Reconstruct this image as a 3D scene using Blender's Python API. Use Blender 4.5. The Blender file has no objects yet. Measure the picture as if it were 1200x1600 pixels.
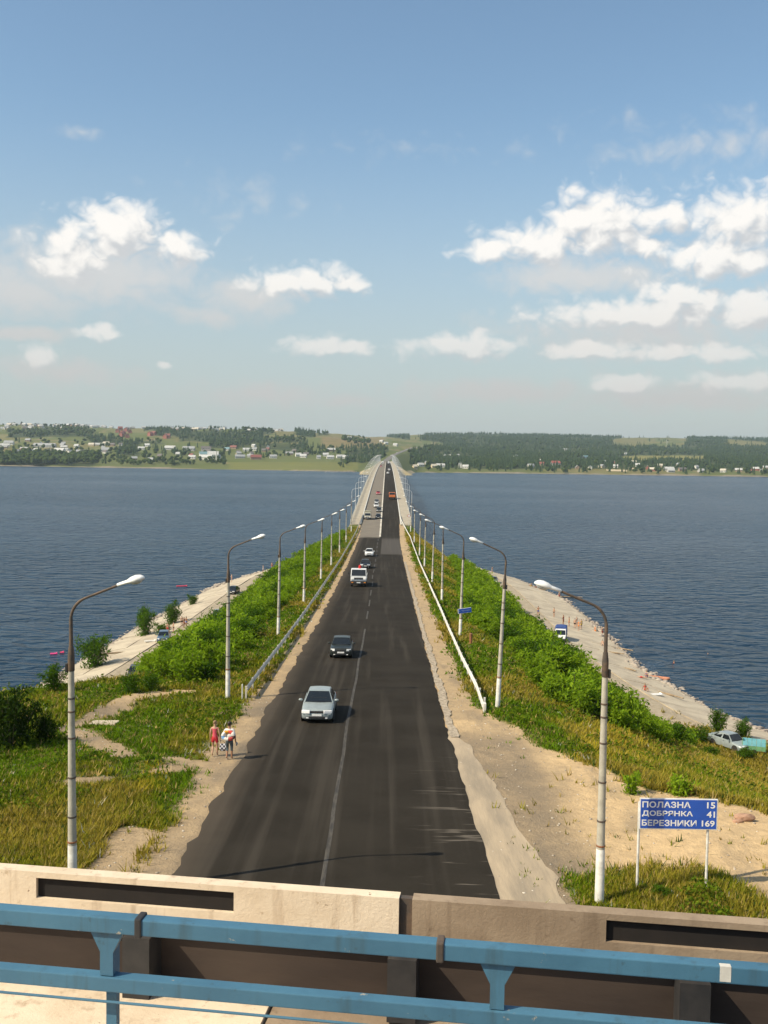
import bpy, bmesh, math, random
import numpy as np
from mathutils import Vector, Matrix
random.seed(7); rng = np.random.default_rng(7)
sc = bpy.context.scene
COL = sc.collection
R = math.radians

# ------------------------------------------------------------------ camera
FPX = 1618.0; HC = 29.0
_roll, _pitch, _yaw = R(0.9), math.atan(88.06/FPX), math.atan(3.6/FPX)
f0 = Vector((-math.sin(_yaw)*math.cos(_pitch), math.cos(_yaw)*math.cos(_pitch), -math.sin(_pitch)))
r0 = Vector((math.cos(_yaw), math.sin(_yaw), 0)); u0 = r0.cross(f0)
CR = math.cos(_roll)*r0 + math.sin(_roll)*u0
CU = -math.sin(_roll)*r0 + math.cos(_roll)*u0
CF = f0
cam_d = bpy.data.cameras.new('camera'); cam = bpy.data.objects.new('camera', cam_d); COL.objects.link(cam)
cam_d.sensor_fit = 'VERTICAL'; cam_d.sensor_height = 36.0; cam_d.lens = FPX/1600*36.0
cam_d.clip_start = 0.1; cam_d.clip_end = 60000
cam.matrix_world = Matrix(((CR.x, CU.x, -CF.x, 0), (CR.y, CU.y, -CF.y, 0), (CR.z, CU.z, -CF.z, HC), (0, 0, 0, 1)))
sc.camera = cam

# ------------------------------------------------------------------ sun, exposure
SUN_EL = R(44); SUN_TRAVEL = R(25)           # light travels towards +X, 25 deg towards +Y
tv = Vector((math.cos(SUN_TRAVEL)*math.cos(SUN_EL), math.sin(SUN_TRAVEL)*math.cos(SUN_EL), -math.sin(SUN_EL)))
sl = bpy.data.lights.new('sun', 'SUN'); sl.energy = 3.9; sl.angle = R(0.5); sl.color = (1.0, 0.875, 0.67)
so = bpy.data.objects.new('sun', sl); COL.objects.link(so)
so.rotation_euler = tv.to_track_quat('-Z', 'Y').to_euler(); so.location = (-60, -30, 90)
vs = sc.view_settings; vs.view_transform = 'Standard'; vs.look = 'None'; vs.gamma = 1.0; vs.exposure = 0.63
vs.use_curve_mapping = False
sc.cycles.use_denoising = True; sc.cycles.use_adaptive_sampling = True; sc.cycles.adaptive_threshold = 0.02
sc.cycles.max_bounces = 6; sc.cycles.diffuse_bounces = 2; sc.cycles.glossy_bounces = 3
sc.cycles.transmission_bounces = 3; sc.cycles.volume_bounces = 0; sc.cycles.transparent_max_bounces = 6
sc.cycles.caustics_reflective = False; sc.cycles.caustics_refractive = False

# ------------------------------------------------------------------ node helpers
class NT:
    def __init__(s, tree): s.t = tree; s.n = tree.nodes; s.l = tree.links
    def new(s, typ, **kw):
        n = s.n.new(typ)
        for k, v in kw.items(): setattr(n, k, v)
        return n
    def put(s, sock, v):
        if v is None: return
        if hasattr(v, 'is_output') or isinstance(v, bpy.types.NodeSocket): s.l.new(v, sock)
        else: sock.default_value = v
    def math(s, op, a, b=None, c=None, clamp=False):
        n = s.new('ShaderNodeMath', operation=op, use_clamp=clamp)
        for i, v in enumerate((a, b, c)):
            if v is not None: s.put(n.inputs[i], v)
        return n.outputs[0]
    def vm(s, op, a, b=None, out=0):
        n = s.new('ShaderNodeVectorMath', operation=op)
        s.put(n.inputs[0], a)
        if b is not None: s.put(n.inputs[1], b)
        return n.outputs[out]
    def mix(s, fac, a, b, blend='MIX'):
        n = s.new('ShaderNodeMix', data_type='RGBA', blend_type=blend)
        s.put(n.inputs[0], fac)
        for i, v in ((6, a), (7, b)):
            if isinstance(v, (tuple, list)) and len(v) == 3: v = tuple(v)+(1,)
            s.put(n.inputs[i], v)
        return n.outputs[2]
    def noise(s, vec, scale, detail=4, rough=.55, out=0, dist=0, dim='3D'):
        n = s.new('ShaderNodeTexNoise', noise_dimensions=dim)
        if vec is not None: s.l.new(vec, n.inputs['Vector'])
        n.inputs['Scale'].default_value = scale; n.inputs['Detail'].default_value = detail
        n.inputs['Roughness'].default_value = rough; n.inputs['Distortion'].default_value = dist
        return n.outputs[out]
    def ramp(s, v, a, b, lo=0., hi=1., smooth=True):
        n = s.new('ShaderNodeMapRange', interpolation_type='SMOOTHSTEP' if smooth else 'LINEAR')
        s.put(n.inputs[0], v); s.put(n.inputs[1], a); s.put(n.inputs[2], b)
        s.put(n.inputs[3], lo); s.put(n.inputs[4], hi)
        return n.outputs[0]
    def scale(s, vec, v3):
        return s.vm('MULTIPLY', vec, v3)

def pix_dir(x, y):
    return (CF*FPX + CR*(x-600) - CU*(y-800)).normalized()
def azel(x, y):
    d = pix_dir(x, y); return math.degrees(math.atan2(d.x, d.y)), math.degrees(math.asin(d.z))

# ------------------------------------------------------------------ world: Nishita sky with broken cumulus
SKY_STRENGTH = 0.10
world = bpy.data.worlds.new('World'); sc.world = world; world.use_nodes = True
W = NT(world.node_tree); W.n.clear()
wout = W.new('ShaderNodeOutputWorld'); bg = W.new('ShaderNodeBackground'); bg.inputs[1].default_value = SKY_STRENGTH
W.l.new(bg.outputs[0], wout.inputs[0])
sky = W.new('ShaderNodeTexSky', sky_type='NISHITA', sun_disc=False)
sky.sun_elevation = SUN_EL
sky.sun_rotation = math.atan2(-tv.x, -tv.y)
sky.altitude = 100; sky.air_density = 1.0; sky.dust_density = 1.0; sky.ozone_density = 1.0
tc = W.new('ShaderNodeTexCoord').outputs['Generated']
sep = W.new('ShaderNodeSeparateXYZ'); W.l.new(tc, sep.inputs[0])
az = W.math('DEGREES', W.math('ARCTAN2', sep.outputs[0], sep.outputs[1]))
el = W.math('DEGREES', W.math('ARCSINE', sep.outputs[2]))
cmb = W.new('ShaderNodeCombineXYZ'); W.l.new(az, cmb.inputs[0]); W.l.new(el, cmb.inputs[1])
AE = cmb.outputs[0]
CLOUDS = [  # picture x, y, radius x, radius y, strength (0.8 and up: solid cumulus, below: thin veil)
 (945, 350, 92, 54, 1.0), (835, 380, 92, 30, 1.0), (770, 392, 40, 18, 1.0), (1006, 386, 26, 17, 1.0), (1155, 345, 88, 48, 1.0), (1056, 345, 20, 22, 1.0), (1130, 400, 100, 34, 1.0),
 (1000, 490, 170, 26, 1.0), (1062, 466, 62, 24, 1.0), (1185, 482, 70, 34, 1.0), (728, 541, 100, 20, 1.0), (1030, 551, 42, 17, 1.0), (1125, 552, 70, 18, .9), (1145, 594, 70, 18, .9), (925, 547, 80, 14, .9),
 (190, 362, 84, 40, 1.0), (275, 386, 52, 26, 1.0), (120, 400, 60, 34, 1.0), (470, 440, 86, 28, 1.0), (540, 442, 34, 17, 1.0), (508, 540, 74, 18, 1.0), (258, 574, 11, 8, .9), (65, 558, 30, 16, .9), (160, 521, 34, 10, .9), (972, 597, 50, 14, .9),
 (905, 432, 150, 26, .79), (150, 425, 170, 56, .75), (30, 455, 110, 36, .75), (385, 465, 90, 34, .72), (325, 494, 60, 18, .6), (40, 520, 70, 14, .75), (100, 580, 110, 20, .62), (420, 617, 130, 20, .6),
 (790, 612, 180, 18, .7), (1060, 620, 220, 22, .7), (1000, 520, 240, 50, .6), (1135, 222, 190, 36, .22), (640, 232, 110, 18, .16), (125, 205, 34, 9, .34), (365, 312, 100, 22, .14), (540, 625, 80, 14, .6)]
grp = bpy.data.node_groups.new('cloud_field', 'ShaderNodeTree')
grp.interface.new_socket(name='P', in_out='INPUT', socket_type='NodeSocketVector')
grp.interface.new_socket(name='F', in_out='OUTPUT', socket_type='NodeSocketFloat'); grp.interface.new_socket(name='V', in_out='OUTPUT', socket_type='NodeSocketFloat')
G = NT(grp); gi = G.new('NodeGroupInput'); go = G.new('NodeGroupOutput')
P = gi.outputs[0]
wob = G.vm('SCALE', G.vm('SUBTRACT', G.noise(G.scale(P, (1, 1.5, 1)), 0.42, 2, .6, out=1, dim='2D'), (.5, .5, .5)), None)
wob.node.inputs[3].default_value = .9
PW = G.vm('ADD', P, wob)
field = None; veil = None
for (x, y, rx, ry, st) in CLOUDS:
    a, e = azel(x, y); k = math.degrees(1/FPX)
    v = G.vm('MULTIPLY', G.vm('SUBTRACT', PW, (a, e, 0)), (1/(rx*k*1.3), 1/(ry*k*1.4), 0))
    fi = G.math('MULTIPLY_ADD', G.vm('LENGTH', v, None, out=1), -1 if st >= .8 else -st, 1 if st >= .8 else st)
    if st >= .8: field = fi if field is None else G.math('MAXIMUM', field, fi)
    else: veil = fi if veil is None else G.math('MAXIMUM', veil, fi)
# the same kind of broken cumulus all round, outside the part of the sky in view
sp = G.new('ShaderNodeSeparateXYZ'); G.l.new(P, sp.inputs[0])
outside = G.math('MAXIMUM', G.ramp(G.math('ABSOLUTE', sp.outputs[0]), 22, 28), G.ramp(sp.outputs[1], 26, 34))
gen = G.math('SUBTRACT', G.noise(G.scale(P, (1, 1.8, 1)), .085, 2, .5, dim='2D'), .50)
gen = G.math('ADD', G.math('MULTIPLY', gen, 2.6), G.math('MULTIPLY_ADD', outside, 1.5, -1.5))
field = G.math('MAXIMUM', field, gen)
puff = None                                                  # rounded lumps with creases between them
for sc_, wt in ((.50, .52), (1.15, .27), (2.6, .11), (5.5, .035)):
    nz = G.math('ABSOLUTE', G.math('MULTIPLY_ADD', G.noise(G.scale(PW, (1, 1.2, 1)), sc_, 0, .5, dim='2D'), 2*wt, -wt))
    puff = nz if puff is None else G.math('ADD', puff, nz)
G.l.new(G.math('MULTIPLY_ADD', puff, 1.15, G.math('ADD', field, -.37)), go.inputs[0])
G.l.new(G.math('MULTIPLY_ADD', puff, .55, G.math('ADD', veil, -.18)), go.inputs[1])
def cf(vec):
    n = W.new('ShaderNodeGroup'); n.node_tree = grp; W.l.new(vec, n.inputs[0]); return n.outputs
o0 = cf(AE); d0 = o0[0]; d1 = cf(W.vm('ADD', AE, (-.45, .80, 0)))[0]; veil = W.ramp(o0[1], -.05, .60, 0, .85)
dens = W.ramp(d0, -.04, .62)
lit = W.ramp(W.math('SUBTRACT', d0, d1), -.42, .36)
low = W.ramp(el, 1.0, 12.0)                                   # far clouds and sky, seen through more air
air = W.mix(W.ramp(el, 19.0, -1.0, 0, .86), W.mix(1.0, sky.outputs[0], (.95, 1.03, .99), 'MULTIPLY'), (3.22, 3.46, 3.50, 1))
ccol = W.mix(lit, (4.15, 4.25, 4.37), (6.8, 6.55, 6.2))
ccol = W.mix(low, W.mix(.62, ccol, (3.75, 3.70, 3.62)), ccol)
dens = W.math('MULTIPLY', dens, W.math('MULTIPLY_ADD', low, .30, .66))
dens = W.math('MULTIPLY', dens, W.ramp(el, -.5, 1.0))
air = W.mix(W.math('MULTIPLY', veil, W.ramp(el, -.5, 2.0)), air, W.mix(low, (3.75, 3.66, 3.55), (4.75, 4.75, 4.70)))
W.l.new(W.mix(dens, air, ccol), bg.inputs[0])
world.cycles.sampling_method = 'MANUAL'; world.cycles.sample_map_resolution = 512

# ------------------------------------------------------------------ mesh helpers
class MB:
    """collects shapes of one mesh"""
    def __init__(s): s.v = []; s.f = []; s.m = []
    def add(s, vs, fs, m=0):
        o = len(s.v); s.v += [tuple(v) for v in vs]; s.f += [tuple(i+o for i in f) for f in fs]; s.m += [m]*len(fs); return s
    def box(s, c, sz, rz=0, m=0, taper=1.0, bev=0):
        x, y, z = (q/2 for q in sz); c = Vector(c); M = Matrix.Rotation(rz, 3, 'Z')
        vs = []
        for zz, k in ((-z, 1.0), (z, taper)):
            for xx, yy in ((-x, -y), (x, -y), (x, y), (-x, y)): vs.append(c+M @ Vector((xx*k, yy*k, zz)))
        return s.add(vs, [(3, 2, 1, 0), (4, 5, 6, 7), (0, 1, 5, 4), (1, 2, 6, 5), (2, 3, 7, 6), (3, 0, 4, 7)], m)
    def prism(s, poly, h0, h1, axis='x', m=0):
        """poly: 2-D outline; extruded from h0 to h1 along axis"""
        n = len(poly); mk = {'x': lambda p, h: (h, p[0], p[1]), 'y': lambda p, h: (p[0], h, p[1]), 'z': lambda p, h: (p[0], p[1], h)}[axis]
        vs = [mk(p, h0) for p in poly]+[mk(p, h1) for p in poly]
        fs = [tuple(range(n)), tuple(range(2*n-1, n-1, -1))]+[(i, i+n, (i+1) % n+n, (i+1) % n) for i in range(n)]
        return s.add(vs, fs, m)
    def loft(s, rings, caps=True, closed=True, m=0):
        n = len(rings[0]); vs = [p for r in rings for p in r]; fs = []
        for i in range(len(rings)-1):
            for j in range(n if closed else n-1):
                k = (j+1) % n; fs.append((i*n+j, i*n+k, (i+1)*n+k, (i+1)*n+j))
        if caps and closed: fs += [tuple(range(n-1, -1, -1)), tuple(range((len(rings)-1)*n, len(rings)*n))]
        return s.add(vs, fs, m)
    def tube(s, pts, rad, seg=8, m=0):
        pts = [Vector(p) for p in pts]; rings = []
        if not isinstance(rad, (list, tuple)): rad = [rad]*len(pts)
        up = None
        for i, p in enumerate(pts):
            t = (pts[min(i+1, len(pts)-1)]-pts[max(i-1, 0)]).normalized()
            a = up if up is not None else (Vector((1, 0, 0)) if abs(t.x) < .8 else Vector((0, 0, 1)))
            a = (a-t*a.dot(t)).normalized(); up = a; b = t.cross(a)
            rings.append([p+(a*math.cos(q)+b*math.sin(q))*rad[i] for q in [2*math.pi*k/seg for k in range(seg)]])
        return s.loft(rings, m=m)
    def lathe(s, prof, seg=16, axis='z', c=(0, 0, 0), m=0):
        rings = []
        for r, h in prof:
            rg = []
            for k in range(seg):
                q = 2*math.pi*k/seg; a, b = r*math.cos(q), r*math.sin(q)
                v = {'z': (a, b, h), 'x': (h, a, b), 'y': (a, h, b)}[axis]
                rg.append((v[0]+c[0], v[1]+c[1], v[2]+c[2]))
            rings.append(rg)
        return s.loft(rings, m=m)
    def ico(s, c, r, sub=1, jit=0, m=0, seed=0):
        bm = bmesh.new(); bmesh.ops.create_icosphere(bm, subdivisions=sub, radius=1); rr = random.Random(seed)
        r = r if isinstance(r, (tuple, list)) else (r, r, r)
        vs = []
        for v in bm.verts:
            k = 1+rr.uniform(-jit, jit); vs.append((c[0]+v.co.x*r[0]*k, c[1]+v.co.y*r[1]*k, c[2]+v.co.z*r[2]*k))
        bm.verts.index_update(); fs = [tuple(v.index for v in f.verts) for f in bm.faces]; bm.free()
        return s.add(vs, fs, m)
    def mesh(s, name='mesh', mats=(), smooth=False, bevel=0, angle=35):
        me = bpy.data.meshes.new(name); me.from_pydata(s.v, [], s.f)
        for m in mats: me.materials.append(m)
        if len(mats) > 1: me.polygons.foreach_set('material_index', s.m)
        bm = bmesh.new(); bm.from_mesh(me); bmesh.ops.recalc_face_normals(bm, faces=bm.faces)
        if bevel:
            es = [e for e in bm.edges if len(e.link_faces) == 2 and e.calc_face_angle() > R(40)]
            bmesh.ops.bevel(bm, geom=es, offset=bevel, segments=2, affect='EDGES', profile=.6, clamp_overlap=True)
        bm.to_mesh(me); bm.free()
        if smooth:
            me.polygons.foreach_set('use_smooth', [True]*len(me.polygons))
            try: me.set_sharp_from_angle(angle=R(angle))
            except Exception: pass
        me.update(); return me
    def build(s, name, mats, parent=None, smooth=False, bevel=0, loc=None, rot=None, angle=35):
        if not isinstance(mats, (list, tuple)): mats = (mats,)
        return link(name, s.mesh(name, mats, smooth, bevel, angle), parent, loc, rot)

def link(name, me, parent=None, loc=None, rot=None):
    o = bpy.data.objects.new(name, me); COL.objects.link(o)
    if parent is not None: o.parent = parent
    if loc is not None: o.location = loc
    if rot is not None: o.rotation_euler = rot
    return o
def empty(name, loc=(0, 0, 0), rz=0):
    o = bpy.data.objects.new(name, None); COL.objects.link(o); o.location = loc; o.rotation_euler = (0, 0, rz)
    o.empty_display_size = .2; return o
def tag(o, label=None, cat=None, group=None, kind=None):
    for k, v in (('label', label), ('category', cat), ('group', group), ('kind', kind)):
        if v: o[k] = v
    return o
def copy_tree(o, parent=None):
    c = o.copy(); COL.objects.link(c); c.parent = parent
    for ch in KIDS.get(o.name, list(o.children)): copy_tree(ch, c)
    return c
KIDS = {}
def npmesh(name, V, Fq, mats, col=None, smooth=False, midx=None):
    """fast mesh from arrays; Fq (n,3) or (n,4)"""
    me = bpy.data.meshes.new(name); V = np.asarray(V, np.float32); Fq = np.asarray(Fq, np.int32); k = Fq.shape[1]
    me.vertices.add(len(V)); me.vertices.foreach_set('co', V.ravel())
    me.loops.add(Fq.size); me.loops.foreach_set('vertex_index', Fq.ravel())
    me.polygons.add(len(Fq)); me.polygons.foreach_set('loop_start', np.arange(0, Fq.size, k, dtype=np.int32))
    me.polygons.foreach_set('loop_total', np.full(len(Fq), k, np.int32))
    for m in (mats if isinstance(mats, (list, tuple)) else [mats]): me.materials.append(m)
    if midx is not None: me.polygons.foreach_set('material_index', np.asarray(midx, np.int32))
    if smooth: me.polygons.foreach_set('use_smooth', np.ones(len(Fq), bool))
    me.update(calc_edges=True)
    if col is not None:
        at = me.color_attributes.new('col', 'FLOAT_COLOR', 'POINT')
        c4 = np.ones((len(V), 4), np.float32); c4[:, :3] = col; at.data.foreach_set('color', c4.ravel())
    return me

# ------------------------------------------------------------------ materials
def pmat(name, col, col2=None, scale=4., rough=.8, metal=0., bump=0., bscale=None, spec=.5, detail=5, coords='Object', lo=.35, hi=.65, coat=0, tr=0, stretch=None):
    m = bpy.data.materials.new(name); m.use_nodes = True; T = NT(m.node_tree); b = T.n['Principled BSDF']
    c = T.new('ShaderNodeTexCoord').outputs[coords]
    if stretch: c = T.scale(c, stretch)
    if col2 is not None:
        T.l.new(T.mix(T.ramp(T.noise(c, scale, detail, .6), lo, hi), col, col2), b.inputs['Base Color'])
    else: b.inputs['Base Color'].default_value = tuple(col)+(1,)
    b.inputs['Roughness'].default_value = rough; b.inputs['Metallic'].default_value = metal
    b.inputs['Specular IOR Level'].default_value = spec; b.inputs['Coat Weight'].default_value = coat
    b.inputs['Coat Roughness'].default_value = .05
    if tr: b.inputs['Transmission Weight'].default_value = tr
    if bump:
        bn = T.new('ShaderNodeBump'); bn.inputs['Strength'].default_value = 1.0; bn.inputs['Distance'].default_value = bump
        T.l.new(T.noise(c, bscale or scale*4, 5, .6), bn.inputs['Height']); T.l.new(bn.outputs[0], b.inputs['Normal'])
    return m
def paint(name, col, rough=.32, metal=0.): return pmat(name, col, tuple(c*.86 for c in col), 2.5, rough, metal, coat=.25)

M = {}
M['glass'] = pmat('glass', (.012, .016, .02), rough=.06, spec=.6)
M['tyre'] = pmat('tyre', (.018, .018, .018), (.035, .032, .03), 9, .85)
M['rim'] = pmat('rim', (.45, .46, .47), (.3, .3, .3), 12, .35, .8)
M['black_plastic'] = pmat('black_plastic', (.02, .02, .021), (.032, .03, .03), 8, .6)
M['plate'] = pmat('plate', (.78, .78, .76), (.66, .66, .64), 10, .5)
M['headlight'] = pmat('headlight', (.92, .92, .90), (.84, .84, .82), 14, .12, 0, coat=1)
M['taillight'] = pmat('taillight', (.35, .02, .015), (.25, .015, .01), 12, .2)
M['amber'] = pmat('amber', (.75, .25, .03), (.6, .2, .02), 12, .3)
M['chrome'] = pmat('chrome', (.7, .7, .7), (.55, .55, .56), 9, .15, 1)
M['concrete_pole'] = pmat('concrete_pole', (.45, .42, .34), (.34, .315, .255), 2.2, .9, bump=.006, bscale=40)
M['whitewash'] = pmat('whitewash', (.68, .665, .61), (.50, .48, .43), 3, .85, bump=.004)
M['dark_steel'] = pmat('dark_steel', (.060, .050, .042), (.13, .085, .055), 5, .75, bump=.003)
M['lamp_white'] = pmat('lamp_white', (.86, .86, .84), (.78, .77, .73), 6, .35)
M['lamp_glass'] = pmat('lamp_glass', (.55, .56, .55), (.45, .46, .44), 6, .25)
M['bridge_steel'] = pmat('bridge_steel', (.52, .54, .54), (.42, .43, .43), 2, .6)
M['galv'] = pmat('galv', (.62, .585, .50), (.44, .41, .34), 1.3, .7, .0, bump=.004, bscale=20)
M['rail_white'] = pmat('rail_white', (.66, .645, .59), (.50, .48, .42), 1.1, .6, bump=.004, bscale=18)
M['concrete'] = pmat('concrete', (.40, .37, .31), (.30, .275, .23), .8, .92, bump=.01, bscale=12)
M['sidewalk'] = pmat('sidewalk', (.40, .355, .27), (.31, .27, .205), .5, .95, bump=.01, bscale=6)
M['slab'] = pmat('slab', (.50, .43, .315), (.38, .32, .235), .35, .95, bump=.012, bscale=7, detail=8)
M['rock'] = pmat('rock', (.40, .35, .29), (.27, .22, .18), 1.5, .95, bump=.03, bscale=6)
M['wood'] = pmat('wood', (.33, .25, .16), (.22, .16, .10), 3, .9, stretch=(1, 1, .2))
M['rust'] = pmat('rust', (.30, .12, .045), (.20, .085, .04), 6, .9, bump=.004)
# ------------------------------------------------------------------ heights
_ZK = np.array([(-80, 18.2), (0, 16.4), (30, 15.55), (60, 14.5), (91, 13.0), (120, 11.85), (147, 11.0), (177, 9.9), (205, 9.3), (243, 8.55), (280, 8.35),
  (311, 9.1), (344, 10.0), (422, 12.0), (527, 14.6), (677, 17.3), (850, 18.9), (1000, 19.6), (1200, 19.9), (1500, 19.5), (1650, 19.8),
  (1800, 23), (1950, 29), (2150, 37), (2600, 49), (2900, 55), (4000, 70)])
_ys = np.arange(-80, 4000, 2.0); _zs = np.interp(_ys, _ZK[:, 0], _ZK[:, 1])
_k = np.hanning(21); _k /= _k.sum(); _zs = np.convolve(np.pad(_zs, 10, mode='edge'), _k, 'valid')
def zr(Y): return np.interp(Y, _ys, _zs)
XC = -1.5                                              # road axis
def xroad(Y): return XC + np.interp(Y, [1720, 1850, 2000, 2150, 2600, 2900, 3300], [0, 5, 15, 29, 62, 95, 150])
def sstep(a, b, x): t = np.clip((x-a)/(b-a), 0, 1); return t*t*(3-2*t)
class VN:                                              # value noise
    def __init__(s, seed): s.g = np.random.default_rng(seed).random((256, 256))
    def at(s, x, y):
        x = np.asarray(x, float); y = np.asarray(y, float)
        xi = np.floor(x).astype(int); yi = np.floor(y).astype(int); fx = x-xi; fy = y-yi
        fx = fx*fx*(3-2*fx); fy = fy*fy*(3-2*fy); g = s.g
        a = g[xi % 256, yi % 256]; b = g[(xi+1) % 256, yi % 256]; c = g[xi % 256, (yi+1) % 256]; d = g[(xi+1) % 256, (yi+1) % 256]
        return (a*(1-fx)+b*fx)*(1-fy)+(c*(1-fx)+d*fx)*fy
    def fbm(s, x, y, o=4):
        t = 0; a = .5
        for i in range(o): t = t+a*s.at(x*2**i+i*17.3, y*2**i+i*9.1); a *= .5
        return t
N1, N2, N3 = VN(1), VN(2), VN(3)

# near bank: flat top, planted slope, low road (bench), concrete apron, water
FLAT_R = ([0, 36, 41, 45, 51, 57, 63, 300], [34, 24, 15.5, 11.5, 9.2, 7.9, 7.5, 7.5])
FLAT_L = ([0, 44, 60, 70, 82, 95, 300], [46, 40, 24, 13.5, 9.5, 9.0, 9.0])       # metres left of X=-1.5
BEN_R = ([0, 40, 70, 95, 110, 150, 230, 262, 285, 305], [64, 52, 38, 30, 27, 23, 21.5, 18, 13, 9.5])
BEN_L = ([0, 40, 60, 80, 100, 120, 150, 200, 230, 262, 285, 305], [80, 60, 45, 35.5, 31.5, 29.5, 27.2, 26.4, 25, 20.5, 14, 9.5])
SHO_R = ([0, 60, 85, 109, 119, 141, 175, 214, 247, 262, 285, 305, 330], [80, 60, 49, 41.5, 38.5, 36, 37, 37.2, 31.5, 26.5, 18, 12, 6])
SHO_L = ([0, 60, 100, 126, 168, 227, 259, 285, 305, 330], [95, 74, 44, 42.5, 41, 37, 29, 20, 12, 5])
LEVEL = 1.9
def gz(X, Y):
    X = np.asarray(X, float); Y = np.asarray(Y, float); z0 = zr(Y)-.06
    right = X >= XC; s = np.where(right, X, XC-X)      # right: X itself; left: distance from axis
    fl = np.where(right, np.interp(Y, *FLAT_R), np.interp(Y, *FLAT_L)); be = np.where(right, np.interp(Y, *BEN_R), np.interp(Y, *BEN_L)-1.5+.0)
    sh = np.where(right, np.interp(Y, *SHO_R), np.interp(Y, *SHO_L)-1.5)
    be = np.maximum(be, fl+3); bw = np.clip((sh-be)*.32, 1.5, 5.5); bo = be+bw; sh = np.maximum(sh, bo+1.5)
    t = np.clip((s-fl)/(be-fl), 0, 1); t = .75*t+.25*t*t*(3-2*t)
    z = z0*(1-t)+LEVEL*t
    z = np.where(s > bo, LEVEL*(1-(s-bo)/(sh-bo)), z)
    z = np.where(s > sh, -(s-sh)*.22, z); z = np.maximum(z, -5)
    fade = sstep(6.5, 11, np.where(right, s+1.5, s-1.2))
    bump = (N1.fbm(X*.35, Y*.35, 4)-.47)*.55*fade*(1-sstep(-.2, .6, t)*0.2)
    bump = bump*np.where(s > be-.5, .22, 1.0)
    mound = .42*np.exp(-(((X+10.1)/1.0)**2+((Y-45.6)/.8)**2))
    z = z+bump+mound
    z = np.minimum(z, np.where(Y > 306, zr(Y)-.06-(Y-306)*.62, 99))
    return z
def hit(px, py, f=gz, y0=20., y1=340., lift=0., step=.5):
    """where the line of sight through a picture point meets the ground"""
    d = pix_dir(px, py); d = d/d.y; Y = np.arange(y0, y1, step)
    below = (HC+d.z*Y) < f(d.x*Y, Y)+lift
    i = int(np.argmax(below)) if below.any() else len(Y)-1
    a, b = Y[max(i-1, 0)], Y[i]
    for _ in range(14):
        m = (a+b)/2
        if HC+d.z*m < float(f(d.x*m, m))+lift: b = m
        else: a = m
    return Vector((d.x*b, b, float(f(d.x*b, b))))
def proj(p):
    v = Vector(p)-Vector((0, 0, HC)); k = FPX/v.dot(CF); return 600+v.dot(CR)*k, 800-v.dot(CU)*k
def proj_np(X, Y, Z):
    Z = Z-HC; w = X*CF.x+Y*CF.y+Z*CF.z
    return 600+FPX*(X*CR.x+Y*CR.y+Z*CR.z)/w, 800-FPX*(X*CU.x+Y*CU.y+Z*CU.z)/w
def roadhit(px, py): return hit(px, py, lambda X, Y: zr(Y)+0*X, 25, 1700, step=.5)

# surface kinds on the near ground: bare sand, gravel
def seg_d(X, Y, pts):
    d = np.full(np.shape(X), 1e9)
    for (a, b), (c, e) in zip(pts[:-1], pts[1:]):
        vx, vy = c-a, e-b; t = np.clip(((X-a)*vx+(Y-b)*vy)/(vx*vx+vy*vy), 0, 1)
        d = np.minimum(d, np.hypot(X-a-t*vx, Y-b-t*vy))
    return d
def bare(X, Y):
    """1 on bare sand, 0 in the grass"""
    X = np.asarray(X, float); Y = np.asarray(Y, float); n = (N2.fbm(X*.55, Y*.55, 4)-.47)*2.0
    wl = np.interp(Y, [0, 34, 42, 48, 54, 60, 300], [-8.3, -8.2, -8.0, -8.4, -8.1, -7.85, -7.85])
    wr = np.interp(Y, [0, 36.5, 40, 44, 50, 57, 62, 110, 300], [44, 27, 15.5, 10.9, 8.2, 6.3, 5.35, 5.45, 5.3])
    e = np.where(X > XC, wr-X, X-wl)+n*np.interp(Y, [30, 55, 65], [1.0, .8, .3])
    b = sstep(-.9, .9, e)
    tr = np.maximum(.75-seg_d(X, Y, [(-7.5, 46), (-12, 47.5), (-16.5, 53), (-15, 60), (-12.5, 63)]), .4-seg_d(X, Y, [(-9, 45), (-13, 43)]))
    b = np.maximum(b, sstep(-.6, .7, tr+n*1.0))
    p2 = .9-np.hypot((X+8.9)/1.0, (Y-35)/3.6)
    b = np.maximum(b, sstep(-.2, .3, p2+n*.9))
    patch = 1-np.hypot((X-8.9)/3.3, (Y-31.6)/2.6)                       # grass at the foot of lamp and road sign
    b = np.where(Y < 37, b*(1-sstep(-.15, .25, patch+n*.3)), b)
    right = X >= XC; s = np.where(right, X, XC-X)
    be = np.where(right, np.interp(Y, *BEN_R), np.interp(Y, *BEN_L)-1.5)
    low = sstep(-.8, .4, s-be)*np.where(right, sstep(97, 108, Y), sstep(98, 108, Y))
    return np.maximum(b, low)

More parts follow.
